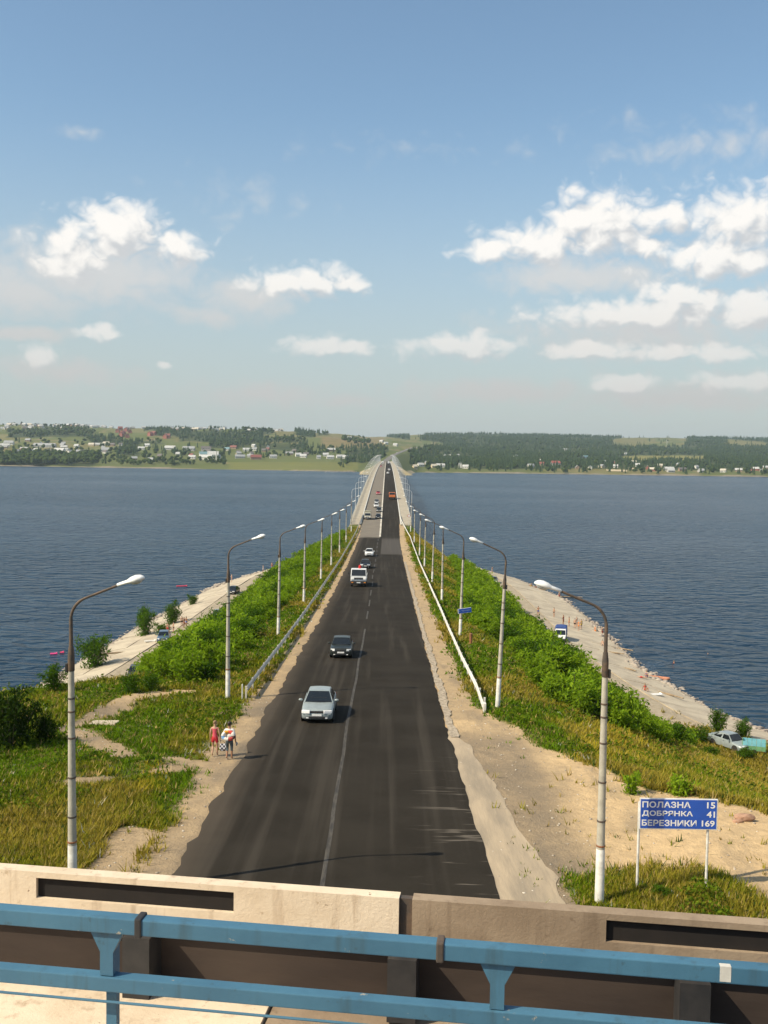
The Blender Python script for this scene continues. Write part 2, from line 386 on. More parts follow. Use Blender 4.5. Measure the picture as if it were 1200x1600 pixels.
def ground_mat():
    m = bpy.data.materials.new('bank_ground'); m.use_nodes = True; T = NT(m.node_tree); b = T.n['Principled BSDF']
    P = T.new('ShaderNodeTexCoord').outputs['Object']; a = T.new('ShaderNodeAttribute', attribute_name='col').outputs['Color']
    sp = T.new('ShaderNodeSeparateColor'); T.l.new(a, sp.inputs[0])
    n1 = T.noise(P, .22, 6, .6); n2 = T.noise(P, 1.7, 6, .65); n3 = T.noise(P, 9, 4, .7)
    grass = T.mix(T.ramp(n1, .38, .62), (.085, .110, .016), (.19, .165, .036))
    grass = T.mix(T.ramp(n2, .35, .7, 0, .6), grass, (.048, .075, .018))
    grass = T.mix(T.ramp(n3, .6, .75, 0, .5), grass, (.20, .165, .075))
    sand = T.mix(T.ramp(n2, .3, .72), (.60, .43, .235), (.47, .335, .185))
    sand = T.mix(T.ramp(T.noise(T.scale(P, (1, .35, 1)), .5, 5, .6), .5, .68, 0, .55), sand, (.22, .175, .12))
    sand = T.mix(T.ramp(n3, .62, .72, 0, .45), sand, (.24, .19, .13))
    sand = T.mix(T.ramp(T.noise(P, 14, 2, .5), .70, .76, 0, .8), sand, (.58, .54, .47))
    grav = T.mix(T.ramp(n2, .3, .7), (.40, .34, .25), (.30, .25, .18))
    sand = T.mix(sp.outputs[1], sand, grav)
    sand = T.mix(T.math('MULTIPLY', sp.outputs[2], T.ramp(n1, .3, .6, .7, 1)), sand, (.135, .115, .09))
    f = T.ramp(T.math('ADD', sp.outputs[0], T.math('MULTIPLY_ADD', n3, .7, -.35)), .35, .65)
    T.l.new(T.mix(f, grass, sand), b.inputs['Base Color']); b.inputs['Roughness'].default_value = .95; b.inputs['Specular IOR Level'].default_value = .2
    bn = T.new('ShaderNodeBump'); bn.inputs['Distance'].default_value = .10
    T.l.new(T.math('ADD', T.noise(P, 2.2, 6, .65), T.math('MULTIPLY', n3, .5)), bn.inputs['Height']); T.l.new(bn.outputs[0], b.inputs['Normal'])
    return m
def axis(*segs):
    out = []
    for a, b, st in segs: out.append(np.arange(a, b, st))
    return np.concatenate(out+[[segs[-1][1]]])
def build_ground():
    xs = axis((-130, -48, 4), (-48, -20, .9), (-20, 20, .5), (20, 48, .9), (48, 130, 4)); ys = axis((-60, 22, 4), (22, 72, .5), (72, 130, .9), (130, 345, 1.6))
    X, Y = np.meshgrid(xs, ys); Z = gz(X, Y); V = np.stack([X, Y, Z], -1).reshape(-1, 3)
    Z2 = np.where((X > -6.3) & (X < 3.2) & (Y < 306), Z-.12, Z); V[:, 2] = Z2.ravel()
    ny, nx = X.shape; i = np.arange(ny*nx).reshape(ny, nx)
    F4 = np.stack([i[:-1, :-1], i[:-1, 1:], i[1:, 1:], i[1:, :-1]], -1).reshape(-1, 4)
    right = X >= XC; s = np.where(right, X, XC-X); be = np.where(right, np.interp(Y, *BEN_R), np.interp(Y, *BEN_L)-1.5)
    grav = sstep(-1, .5, s-be)*sstep(95, 110, Y)
    tarry = .75*(sstep(8.4, 6.2, X+N3.fbm(X*.4, Y*.4, 3)*2-1)*sstep(57, 50, Y)*(X > 3)) + .38*((np.abs(X-XC) < 7.5) & (Y > 56) & (Y < 310)) + (.45+.45*sstep(.35, .6, N3.fbm(X*.6, Y*.35, 3)))*(X < -5)*(X > -24)*sstep(66, 54, Y)
    C = np.stack([bare(X, Y), grav, np.clip(tarry, 0, 1)], -1).reshape(-1, 3)
    o = link('ground', npmesh('ground', V, F4, ground_mat(), col=C, smooth=True)); tag(o, kind='structure')
build_ground()

# ------------------------------------------------------------------ water
def water_mat():
    m = bpy.data.materials.new('water'); m.use_nodes = True; T = NT(m.node_tree); b = T.n['Principled BSDF']
    P = T.new('ShaderNodeTexCoord').outputs['Object']
    big = T.noise(T.scale(P, (.35, 1, 1)), .012, 4, .55); mid = T.noise(T.scale(P, (.5, 1, 1)), .05, 4, .6)
    c = T.mix(T.ramp(T.math('ADD', T.math('MULTIPLY', big, .6), T.math('MULTIPLY', mid, .4)), .38, .64), (.011, .031, .058), (.019, .045, .078))
    T.l.new(c, b.inputs['Base Color'])
    b.inputs['Roughness'].default_value = .23; b.inputs['IOR'].default_value = 1.33; b.inputs['Specular IOR Level'].default_value = .09
    w1 = T.noise(T.scale(P, (.6, 1, 1)), .30, 1.5, .5, dist=.8); w2 = T.noise(T.scale(P, (.6, 1, 1)), .95, 1.0, .5)
    h = T.math('ADD', T.math('MULTIPLY', w1, 2.1), T.math('MULTIPLY', w2, .5))
    calm = T.ramp(T.noise(T.scale(P, (.3, 1, 1)), .006, 3, .5), .32, .66, .45, 1.25)
    bn = T.new('ShaderNodeBump'); bn.inputs['Distance'].default_value = 1.0; T.l.new(T.math('MULTIPLY', h, calm), bn.inputs['Height'])
    bn.inputs['Strength'].default_value = .95
    T.l.new(bn.outputs[0], b.inputs['Normal'])
    return m
def build_water():
    V = np.array([(-20000, -3000, 0), (20000, -3000, 0), (20000, 14000, 0), (-20000, 14000, 0)]); o = link('water', npmesh('water', V, [(0, 1, 2, 3)], water_mat())); tag(o, kind='structure')
build_water()

# ------------------------------------------------------------------ road
def road_mat():
    m = bpy.data.materials.new('asphalt'); m.use_nodes = True; T = NT(m.node_tree); b = T.n['Principled BSDF']
    P = T.new('ShaderNodeTexCoord').outputs['Object']; sp = T.new('ShaderNodeSeparateXYZ'); T.l.new(P, sp.inputs[0]); x, y = sp.outputs[0], sp.outputs[1]
    n1 = T.noise(P, .35, 6, .6); st = T.noise(T.scale(P, (1.5, .0045, 1)), 1.15, 3, .5); gr = T.noise(P, 22, 3, .6)
    c = T.mix(T.ramp(n1, .3, .7), (.0215, .0182, .0138), (.0300, .0258, .0200))
    c = T.mix(T.ramp(st, .48, .72, 0, .55), c, (.058, .050, .040))           # dusty wheel tracks
    c = T.mix(T.ramp(gr, .55, .8, 0, .35), c, (.075, .066, .054))
    edge = T.math('MAXIMUM', T.ramp(T.math('ADD', x, T.math('MULTIPLY', n1, 1.3)), -4.6, -6.2), 0)
    c = T.mix(T.math('MULTIPLY', edge, .45), c, (.13, .105, .08))             # sand blown onto the edge
    old = T.math('MULTIPLY', T.ramp(T.math('MULTIPLY_ADD', n1, .25, x), -1.30, -1.42), T.ramp(T.math('MULTIPLY_ADD', n1, 12, y), 262, 268))
    c = T.mix(old, c, T.mix(T.ramp(n1, .3, .7), (.20, .178, .145), (.165, .145, .12)))
    pat = T.math('MULTIPLY', T.ramp(x, -1.1, -.9), T.math('MULTIPLY', T.ramp(y, 205, 209), T.ramp(y, 262, 250)))
    c = T.mix(T.math('MULTIPLY', pat, .5), c, (.12, .11, .10))
    tb = T.noise(T.scale(P, (.25, 2.2, 1)), 1.0, 3, .7)                        # curved tyre scrapes from the turn-off
    sc_ = T.math('MULTIPLY', T.ramp(tb, .60, .66), T.math('MULTIPLY', T.ramp(x, .6, 3.0), T.ramp(y, 56, 36)))
    c = T.mix(T.math('MULTIPLY', sc_, .45), c, (.22, .19, .155))
    T.l.new(c, b.inputs['Base Color']); b.inputs['Roughness'].default_value = .9; b.inputs['Specular IOR Level'].default_value = .06
    bn = T.new('ShaderNodeBump'); bn.inputs['Distance'].default_value = .006; T.l.new(T.noise(P, 30, 3, .6), bn.inputs['Height']); T.l.new(bn.outputs[0], b.inputs['Normal'])
    return m
M['asphalt'] = road_mat()
def strip(name, xl, xr, Ys, mat, dz=0., nx=6, x0=None):
    rows = []
    for Y in Ys:
        a, b = xl(Y), xr(Y); sh = (float(xroad(Y))-XC) if x0 is None else 0
        rows.append([(a+(b-a)*k/nx+sh, Y, float(zr(Y))+dz-.02*abs((a+(b-a)*k/nx)-XC)/5) for k in range(nx+1)])
    m = MB(); m.loft(rows, closed=False); o = m.build(name, mat, smooth=True); tag(o, kind='structure'); return o
wob = lambda Y, s, a: a*(float(N2.fbm(Y*.6, s, 3))-.45)*2
strip('road', lambda Y: np.interp(Y, [0, 34, 50, 260, 330], [-6.8, -6.75, -6.5, -6.7, -7.25])+wob(Y, 3., .30)+wob(Y*3, 13., .16), lambda Y: np.interp(Y, [0, 32, 45, 60, 240, 330], [3.75, 3.65, 3.45, 3.35, 3.3, 4.15])+wob(Y, 9., .12)+wob(Y*3, 19., .10),
      list(np.arange(-40, 120, .7))+list(np.arange(120, 400, 2.))+list(np.arange(400, 1660, 12.)), M['asphalt'], 0)
M['old_asphalt'] = pmat('old_asphalt', (.42, .33, .22), (.27, .22, .155), 1.1, .95, bump=.02, bscale=6, detail=8, lo=.35, hi=.68, stretch=(1, .16, 1))
strip('road_edge', lambda Y: 3.0, lambda Y: np.interp(Y, [0, 30, 40, 50, 54], [6.3, 5.9, 5.0, 4.3, 3.6])+wob(Y, 5., .35), np.arange(-20, 54, .5), M['old_asphalt'], -.014)
M['crumble'] = pmat('crumble', (.42, .35, .255), (.26, .21, .15), 5.0, .95, bump=.03, bscale=9, lo=.42, hi=.58)
strip('kerb_strip', lambda Y: 3.42+wob(Y, 1., .12)+wob(Y*4, 31., .10), lambda Y: 3.82+wob(Y, 7., .22)+wob(Y*4, 37., .14), np.arange(52, 190, .5), M['crumble'], .018, 3)
def marking_mat():
    m = bpy.data.materials.new('worn_paint'); m.use_nodes = True; T = NT(m.node_tree); b = T.n['Principled BSDF']
    P = T.new('ShaderNodeTexCoord').outputs['Object']
    T.l.new(T.mix(T.ramp(T.noise(T.scale(P, (3, .5, 1)), 2.2, 6, .7), .40, .62), (.028, .024, .019), (.075, .065, .050)), b.inputs['Base Color']); b.inputs['Roughness'].default_value = .8
    return m
M['worn_paint'] = marking_mat()
M['bridge_paint'] = pmat('bridge_paint', (.62, .58, .49), (.42, .385, .31), .35, .8)
mk = MB()
for a, b in [(24, 96)]+[(y, y+7) for y in range(104, 250, 12)]:
    Ys = np.arange(a, b+.1, 1.)
    mk.loft([[(XC-.35+wob(Y*.15, 11., .15)+dx, Y, float(zr(Y))+.004) for dx in (-.075, .075)] for Y in Ys], closed=False)
tag(mk.build('lane_marking', M['worn_paint']), kind='structure')
mk = MB(); mk.loft([[(XC-.02+dx, Y, float(zr(Y))+.005+.00001*Y) for dx in (-.22, .22)] for Y in list(np.arange(262, 420, 4.))+list(np.arange(420, 1650, 12.))], closed=False)
tag(mk.build('bridge_marking', M['bridge_paint']), kind='structure')

# ------------------------------------------------------------------ long bridge over the water
def sweep(m, prof, Ys, x0=lambda Y: 0., closed=True, mi=0):
    m.loft([[(x+float(x0(Y)), Y, float(zr(Y))+z) for x, z in prof] for Y in Ys], closed=closed, m=mi); return m
YB = list(np.arange(300, 440, 5.))+list(np.arange(440, 1661, 15.))
br = empty('road_bridge', (XC, 300, 0)); tag(br, 'long low road bridge crossing the water to the far shore', 'bridge')
def bpart(name, mb, mat, smooth=False):
    o = mb.build(name, mat, smooth=smooth); o.parent = br; o.matrix_parent_inverse = Matrix.Translation((-XC, -300, 0)); return o
bpart('deck', sweep(MB(), [(-10.5, -.25), (7.5, -.25), (7.3, -.9), (4.6, -1.2), (4.3, -2.6), (-7.3, -2.6), (-7.6, -1.2), (-10.3, -.9)], YB), M['concrete'])
for s, a, b in ((0, 4.25, 7.45), (1, -10.45, -7.3)):
    bpart('sidewalk', sweep(MB(), [(a, -.24), (a, .22), (b, .24), (b, -.24)], YB), M['sidewalk'])
    e = a if s == 0 else b; k = 1 if s == 0 else -1
    bpart('kerb', sweep(MB(), [(e-.02*k, -.2), (e-.02*k, .34), (e+.28*k, .36), (e+.28*k, .1)], YB), M['rail_white'])
    rl = MB(); o_ = b-.08 if s == 0 else a+.08
    for h in (.45, .8, 1.15): sweep(rl, [(o_-.03, h+.2), (o_+.03, h+.2), (o_+.03, h+.26), (o_-.03, h+.26)], YB)
    for Y in list(np.arange(302, 700, 2.5))+list(np.arange(700, 1655, 5)): rl.box((o_, Y, float(zr(Y))+.8), (.07, .07, 1.2))
    bpart('railing', rl, M['galv'])
for Y in list(range(345, 1640, 62)):
    z = float(zr(Y)); p = MB(); p.box((XC, Y, (z-2.6-3)/2), (9, 2.2, z-2.6+3)); p.box((XC, Y, z-2.6-.6), (11.5, 2.6, 1.2)); bpart('pier', p, M['concrete'])

# ------------------------------------------------------------------ guard rails
def guard(label, path, mat, postmat, endpiece=None, y_end=330):
    ys = np.arange(path[0][0], y_end, 1.5); X = np.interp(ys, [p[0] for p in path], [p[1] for p in path])
    side = 1 if path[0][1] > 0 else -1
    root = empty('guard_rail', (X[0], ys[0], float(gz(X[0], ys[0])))); tag(root, label, 'guard rail')
    inv = Matrix.Translation(-root.location)
    prof = [(0, .42), (-.07, .48), (-.07, .52), (0, .575), (-.07, .63), (-.07, .68), (0, .74), (.012, .74), (-.05, .68), (-.05, .63), (.012, .575), (-.05, .52), (-.05, .48), (.012, .42)]
    m = MB(); rings = []
    for i, Y in enumerate(ys):
        dip = -.33*max(0, 1-i/3.0) if endpiece else 0
        rings.append([(X[i]+side*px_, Y, float(zr(Y))-.03+.06*(float(N3.fbm(Y*.15, side*5., 2))-.4)+pz*1.06+dip) for px_, pz in prof])
    m.loft(rings); o = m.build('rail_beam', mat, root, smooth=False); o.matrix_parent_inverse = inv
    pm = MB().box((0, 0, .1), (.10, .16, 1.25)).mesh('post', (postmat,))
    for Y in np.arange(path[0][0]+.4, y_end-1, 3.0):
        x = float(np.interp(Y, [p[0] for p in path], [p[1] for p in path])); q = link('post', pm, root, (x+side*.085, Y, float(zr(Y))-.05)); q.matrix_parent_inverse = inv
    return root, inv
gl, gli = guard('grey weathered guard rail along the left verge of the road', [(61, -8.15), (230, -8.1), (300, -7.75), (330, -7.5)], M['galv'], M['galv'])
gr_, gri = guard('whitish curving guard rail along the right verge of the road', [(58.6, 5.75), (75, 5.72), (110, 5.95), (255, 6.05), (285, 5.4), (310, 4.6), (330, 4.4)], M['rail_white'], M['rail_white'], True)
o = MB().box((5.78, 58.4, float(zr(58.4))+.22), (.16, .42, .55), bev=.02).build('end_piece', M['whitewash'], gr_, bevel=.03); o.matrix_parent_inverse = gri
# ------------------------------------------------------------------ far shore: hills, fields, woods, villages
SH_U = ([-1700, -605, -200, -60, 60, 230, 595, 1700], [1900, 1840, 1828, 1808, 1850, 1915, 1980, 2200])
LK = np.array([(-60, -8), (0, 0), (14, 2.2), (120, 9), (260, 19), (460, 33), (760, 57), (1060, 80), (1300, 97), (1500, 104), (1900, 103), (4200, 80), (9000, 60)])
RK = np.array([(-60, -8), (0, 0), (14, 2.5), (120, 7), (300, 14), (700, 27), (1100, 40), (1700, 70), (2300, 103), (2900, 128), (3500, 140), (5000, 136), (9000, 90)])
def hz_(X, Y):
    X = np.asarray(X, float); Y = np.asarray(Y, float); u = X/np.maximum(Y, 1)*FPX
    s = Y-(np.interp(u, *SH_U)+(N1.fbm(u*.03, 3.+0*u, 3)-.45)*34)
    l = np.interp(s, LK[:, 0], LK[:, 1]); r = np.interp(s, RK[:, 0], RK[:, 1])
    t = sstep(-190, 150, u+(N2.at(Y*.004, 7.+0*u)-.5)*120); z = l*(1-t)+r*t
    z = z+(N1.fbm(X*.006, Y*.004, 4)-.46)*np.clip(s*.022, 0, 24)*1.0
    # road embankment and the sandy cape at the bridge end
    dx = np.abs(X-xroad(Y)); zz = zr(Y)-.35
    capeh = np.minimum(zz-np.maximum(dx-9.5, 0)*np.interp(Y, [1600, 1800, 2000], [.62, .6, .5]), (Y-1562)*.62+ (N3.at(X*.1, Y*.1)-.5)*1.5)
    capeh = np.where(Y < 3300, capeh, -50)
    return np.maximum(z, np.maximum(capeh, -8))
def far_mat():
    m = bpy.data.materials.new('far_land'); m.use_nodes = True; T = NT(m.node_tree); b = T.n['Principled BSDF']
    a = T.new('ShaderNodeAttribute', attribute_name='col').outputs['Color']; P = T.new('ShaderNodeTexCoord').outputs['Object']
    n = T.noise(P, .02, 6, .65); n2 = T.noise(P, .12, 4, .6)
    c = T.mix(T.ramp(n, .35, .65, .0, .45), a, (.12, .125, .042)); c = T.mix(T.ramp(n2, .58, .72, 0, .5), c, (.06, .085, .028))
    T.l.new(c, b.inputs['Base Color']); b.inputs['Roughness'].default_value = 1; b.inputs['Specular IOR Level'].default_value = .1
    return m
FIELDS_R = [(556, 662, 676, 702), (962, 1072, 684, 699), (1140, 1195, 688, 697), (975, 1100, 713, 722), (1020, 1075, 675, 684), (640, 690, 690, 700)]   # open ground right of the bridge: x0 x1 y0 y1
GROVES_L = [(-40, 152, 712, 729, .9, 0), (150, 352, 707, 727, .30, 0), (14, 150, 672, 684, .95, 0), (60, 132, 664, 672, .6, 0), (143, 190, 682, 694, .95, 1), (186, 216, 694, 716, .95, 1),
  (208, 250, 688, 694, .95, 0), (226, 262, 664, 674, .95, 1), (250, 300, 667, 682, .95, 1), (285, 350, 672, 690, .95, 1), (330, 412, 676, 701, .92, 1), (392, 478, 693, 704, .85, 1), (400, 474, 684, 692, .7, 0),
  (460, 492, 672, 682, .95, 1), (495, 520, 671, 678, .95, 1), (380, 425, 667, 678, .8, 0), (470, 545, 700, 712, .5, 1), (538, 603, 698, 722, .9, 1), (535, 575, 686, 693, .55, 0), (395, 500, 704, 716, .25, 0),
  (-40, 440, 658, 668, .10, 0), (-40, 200, 690, 712, .12, 0), (200, 420, 700, 716, .22, 1), (470, 640, 655, 676, 1.0, 1), (520, 545, 724, 732, .3, 0)]
def wooded(px, py):
    g = np.zeros(np.shape(px)); kind = np.zeros(np.shape(px))
    jx = (N1.at(px*.07, py*.2)-.5)*16; jy = (N2.at(px*.06, py*.15)-.5)*5
    for a, b, c, d, p, k in GROVES_L:
        ins = (px+jx > a) & (px+jx < b) & (py+jy > c) & (py+jy < d); kind = np.where(ins & (p > g), k, kind); g = np.where(ins, np.maximum(g, p*.8), g)
    ridge = np.interp(px, [470, 560, 640, 700], [672, 676, 688, 700])
    r = (px > 640) | ((px > 470) & (py < ridge)); dens = np.where(py < 727, .95, .45)
    for a, b, c, d in FIELDS_R:
        ins = (px+jx > a) & (px+jx < b) & (py+jy > c) & (py+jy < d); dens = np.where(ins, .03, dens)
    near_shore = py > np.interp(px, [640, 760, 900, 1200], [729, 733, 732, 736]); dens = np.where(near_shore, .22, dens)
    g = np.where(r, np.maximum(dens, np.where(px < 640, .95, 0)), g); kind = np.where(r, 1, kind)
    return g, kind
def build_hills():
    us = np.concatenate([np.arange(-1700, -640, 30), np.arange(-640, -84, 6), np.arange(-84, 84, 2.5), np.arange(84, 640, 6), np.arange(640, 1701, 30)])
    Ys = np.concatenate([np.arange(1552, 1760, 5), np.arange(1760, 2100, 9), 2100*1.0125**np.arange(0, 118)])
    U, Y = np.meshgrid(us, Ys); X = U*Y/FPX; Z = hz_(X, Y); px, py = proj_np(X, Y, Z)
    n = N3.fbm(X*.004, Y*.003, 4)[..., None]; n2 = N2.fbm(X*.02, Y*.012, 3)[..., None]
    c = np.where(n > .52, np.array((.175, .155, .062)), np.array((.105, .125, .038)))+(n2-.45)*.05
    c = np.where((n > .44) & (n < .47), np.array((.20, .165, .085)), c)
    g, _ = wooded(px, py); c = np.where(g[..., None] > .4, np.array((.035, .05, .02)), c)
    s = Y-np.interp(U, *SH_U); c = np.where((s < 9)[..., None], np.array((.26, .22, .17)), c)
    cape = (Y < 1800) & (np.abs(X-XC) < 70) & ((Z < 4.5) | (Y < 1590)); c = np.where(cape[..., None], np.array((.48, .39, .26)), c)
    c = np.where(((Y < 2100) & (np.abs(X-xroad(Y)) < 60) & ~cape)[..., None], np.array((.085, .105, .035)), c)
    mead = (px > 360) & (px < 560) & (py > 722) & (py < 734); c = np.where(mead[..., None], np.array((.15, .155, .045)), c)
    brn = (px > 505) & (px < 600) & (py > 683) & (py < 700); c = np.where(brn[..., None], np.array((.205, .155, .075)), c)
    ye = (px > 975) & (px < 1100) & (py > 712) & (py < 723); c = np.where(ye[..., None], np.array((.21, .19, .06)), c)
    i = np.arange(U.size).reshape(U.shape); F4 = np.stack([i[:-1, :-1], i[:-1, 1:], i[1:, 1:], i[1:, :-1]], -1).reshape(-1, 4)
    o = link('hills', npmesh('hills', np.stack([X, Y, Z], -1).reshape(-1, 3), F4, far_mat(), col=np.clip(c, .01, 1).reshape(-1, 3), smooth=True)); tag(o, kind='structure')
build_hills()
strip('far_road', lambda Y: XC-5.2, lambda Y: XC+5.0, np.arange(1655, 3000, 12.), pmat('far_asphalt', (.17, .155, .135), (.12, .11, .10), .05, .9), .05, 4)

def leafmat(name, c1, c2, sat=0, tr=.25, rnd=.35):
    m = bpy.data.materials.new(name); m.use_nodes = True; T = NT(m.node_tree); T.n.clear(); out = T.new('ShaderNodeOutputMaterial')
    P = T.new('ShaderNodeTexCoord').outputs['Object']; oi = T.new('ShaderNodeObjectInfo').outputs['Random']; geo = T.new('ShaderNodeNewGeometry').outputs['Random Per Island']
    c = T.mix(geo, c1, c2)
    c = T.mix(T.math('MULTIPLY', oi, rnd), c, tuple(v*.55 for v in c1))
    d = T.new('ShaderNodeBsdfDiffuse'); T.l.new(c, d.inputs[0]); t = T.new('ShaderNodeBsdfTranslucent'); T.l.new(T.mix(.5, c, (c2[0]*1.2, c2[1]*1.3, c2[2]*.6)), t.inputs[0])
    mx = T.new('ShaderNodeMixShader'); mx.inputs[0].default_value = tr; T.l.new(d.outputs[0], mx.inputs[1]); T.l.new(t.outputs[0], mx.inputs[2]); T.l.new(mx.outputs[0], out.inputs[0])
    return m
M['far_leaf'] = leafmat('far_leaf', (.038, .066, .020), (.078, .106, .030), tr=.15)
M['far_conifer'] = leafmat('far_conifer', (.025, .047, .020), (.050, .074, .029), tr=.08)
M['bark'] = pmat('bark', (.10, .08, .06), (.06, .048, .036), 3, .95)
def far_tree(kind, seed):
    rr = random.Random(seed); m = MB(); h = 1.0
    if kind == 0:
        for k in range(7):
            a = rr.uniform(0, 6.28); q = rr.uniform(.0, .22)
            m.ico((math.cos(a)*q, math.sin(a)*q, rr.uniform(.32, .80)), (rr.uniform(.15, .25), rr.uniform(.15, .25), rr.uniform(.14, .22)), 1, .22, seed=seed*9+k)
    else:
        n = 7; z = .10
        for t in range(5):
            r = .20*(1-t*.17)*rr.uniform(.85, 1.15); hh = .30
            tip = (rr.uniform(-.01, .01), rr.uniform(-.01, .01), min(1.0, z+hh)); ring = [(math.cos(6.283*k/n)*r*rr.uniform(.7, 1.2), math.sin(6.283*k/n)*r*rr.uniform(.7, 1.2), z+rr.uniform(-.03, .03)) for k in range(n)]
            m.add(ring+[tip], [(k, (k+1) % n, n) for k in range(n)]); z += .17
    return m
FT = [[far_tree(k, 20*k+i) for i in range(6)] for k in (0, 1)]
FTM = [[t.mesh('crown', (M['far_conifer'] if k else M['far_leaf'],)) for t in FT[k]] for k in (0, 1)]
TRUNK = MB().tube([(0, 0, -.15), (0, 0, .2), (.01, 0, .55)], [.028, .022, .008], 6).mesh('trunk', (M['bark'],))
def build_woods():
    n = 62000; u = rng.uniform(-760, 760, n); w = rng.random(n); Y = 1835*(6200/1835)**(w**1.1); X = u*Y/FPX; Z = hz_(X, Y)
    px, py = proj_np(X, Y, Z); g, kind = wooded(px, py)
    clump = N2.fbm(X*.012, Y*.009, 3); keep = (rng.random(n) < g*np.clip(clump*2.6-.45, .06, 1)) & (Z > 1.5) & (np.abs(X-xroad(Y)) > np.where(Y < 3000, 16, 0))
    keep &= ~((Y < 2080) & (np.abs(X-xroad(Y)) < 34))
    for hx, hy in HPOS: keep &= ~((np.abs(X-hx) < 13) & (Y < hy+10) & (Y > hy-42))
    idx = np.nonzero(keep)[0]
    con = rng.random(len(idx)) < np.where(kind[idx] > 0, .72, .15)
    order = np.argsort(Y[idx]); idx = idx[order]; con = con[order]
    H = np.where(con, rng.uniform(9, 17, len(idx)), rng.uniform(7, 13, len(idx))); H = np.where((px[idx] < 450) & (py[idx] < 672), H*.8, H); H = np.where(Y[idx] > 3000, H*1.1, H); H = np.where((px[idx] < 160) & (py[idx] > 708), H*1.4, H)
    # the nearest 280 stand as trees of their own, the rest is one mass of wood
    single = np.zeros(len(idx), bool); cand = np.nonzero((np.abs(u[idx]) < 620))[0][:280]; single[cand] = True
    for j in cand:
        i = idx[j]; k = int(con[j]); left = X[i] < XC; o = empty('conifer_tree' if k else 'leafy_tree', (X[i], Y[i], Z[i]-.1), random.uniform(0, 6.28)); s = H[j]; sx = s*(1.15 if k == 0 else 1)*random.uniform(.85, 1.15); o.scale = (sx, sx, s)
        link('crown', random.choice(FTM[k]), o); link('trunk', TRUNK, o)
        side = 'left' if left else 'right'
        q = px[i]; zone = ('at the far left end of the far shore' if q < 80 else 'in the tree belt of the left far shore' if q < 155 else 'among the left shore village houses' if q < 300 else 'beside the white works on the left far shore' if q < 400 else 'on the far shore meadow left of the bridge' if q < 600 else 'right beside the far bridge end' if q < 720 else 'on the far shore below the red roof' if q < 930 else 'among the houses at the right end of the far shore')
        tag(o, ('dark pointed conifer ' if k else 'round leafy tree ')+zone, 'tree', ('conifers ' if k else 'leafy trees ')+zone)
    for k, nm in ((0, 'far_leafy_wood'), (1, 'far_conifer_wood')):
        sel = np.nonzero((~single) & (con == bool(k)))[0]; Vs = []; Fs = []; o0 = 0
        var = rng.integers(0, 6, len(sel))
        for v in range(6):
            t = FT[k][v]; js = sel[var == v]
            if k == 0: t = far_tree_low(v)
            tv_ = np.array(t.v); tf = np.array(t.f)
            a = rng.uniform(0, 6.28, len(js)); ca, sa = np.cos(a)[:, None], np.sin(a)[:, None]; s = H[js][:, None]; sx = s*(1.2 if k == 0 else 1.05)
            x = (tv_[:, 0]*ca-tv_[:, 1]*sa)*sx+X[idx[js]][:, None]; y = (tv_[:, 0]*sa+tv_[:, 1]*ca)*sx+Y[idx[js]][:, None]; z = tv_[:, 2]*s+Z[idx[js]][:, None]
            Vs.append(np.stack([x, y, z], -1).reshape(-1, 3)); Fs.append((tf[None]+(np.arange(len(js))*len(tv_))[:, None, None]).reshape(-1, 3)+o0); o0 += len(js)*len(tv_)
        o = link(nm, npmesh(nm, np.concatenate(Vs), np.concatenate(Fs), M['far_conifer'] if k else M['far_leaf'])); tag(o, 'mass of dark conifer wood covering the far hills' if k else 'mass of leafy wood covering the far hills', 'wood', kind='stuff')
    print('woods', len(idx))
def far_tree_low(v):
    rr = random.Random(v+50); m = MB()
    for k in range(3):
        a = rr.uniform(0, 6.28); q = rr.uniform(.02, .2)
        m.ico((math.cos(a)*q, math.sin(a)*q, rr.uniform(.3, .75)), (rr.uniform(.2, .3), rr.uniform(.2, .3), rr.uniform(.2, .3)), 1 if k == 0 else 1, .25, seed=v*5+k)
    return m
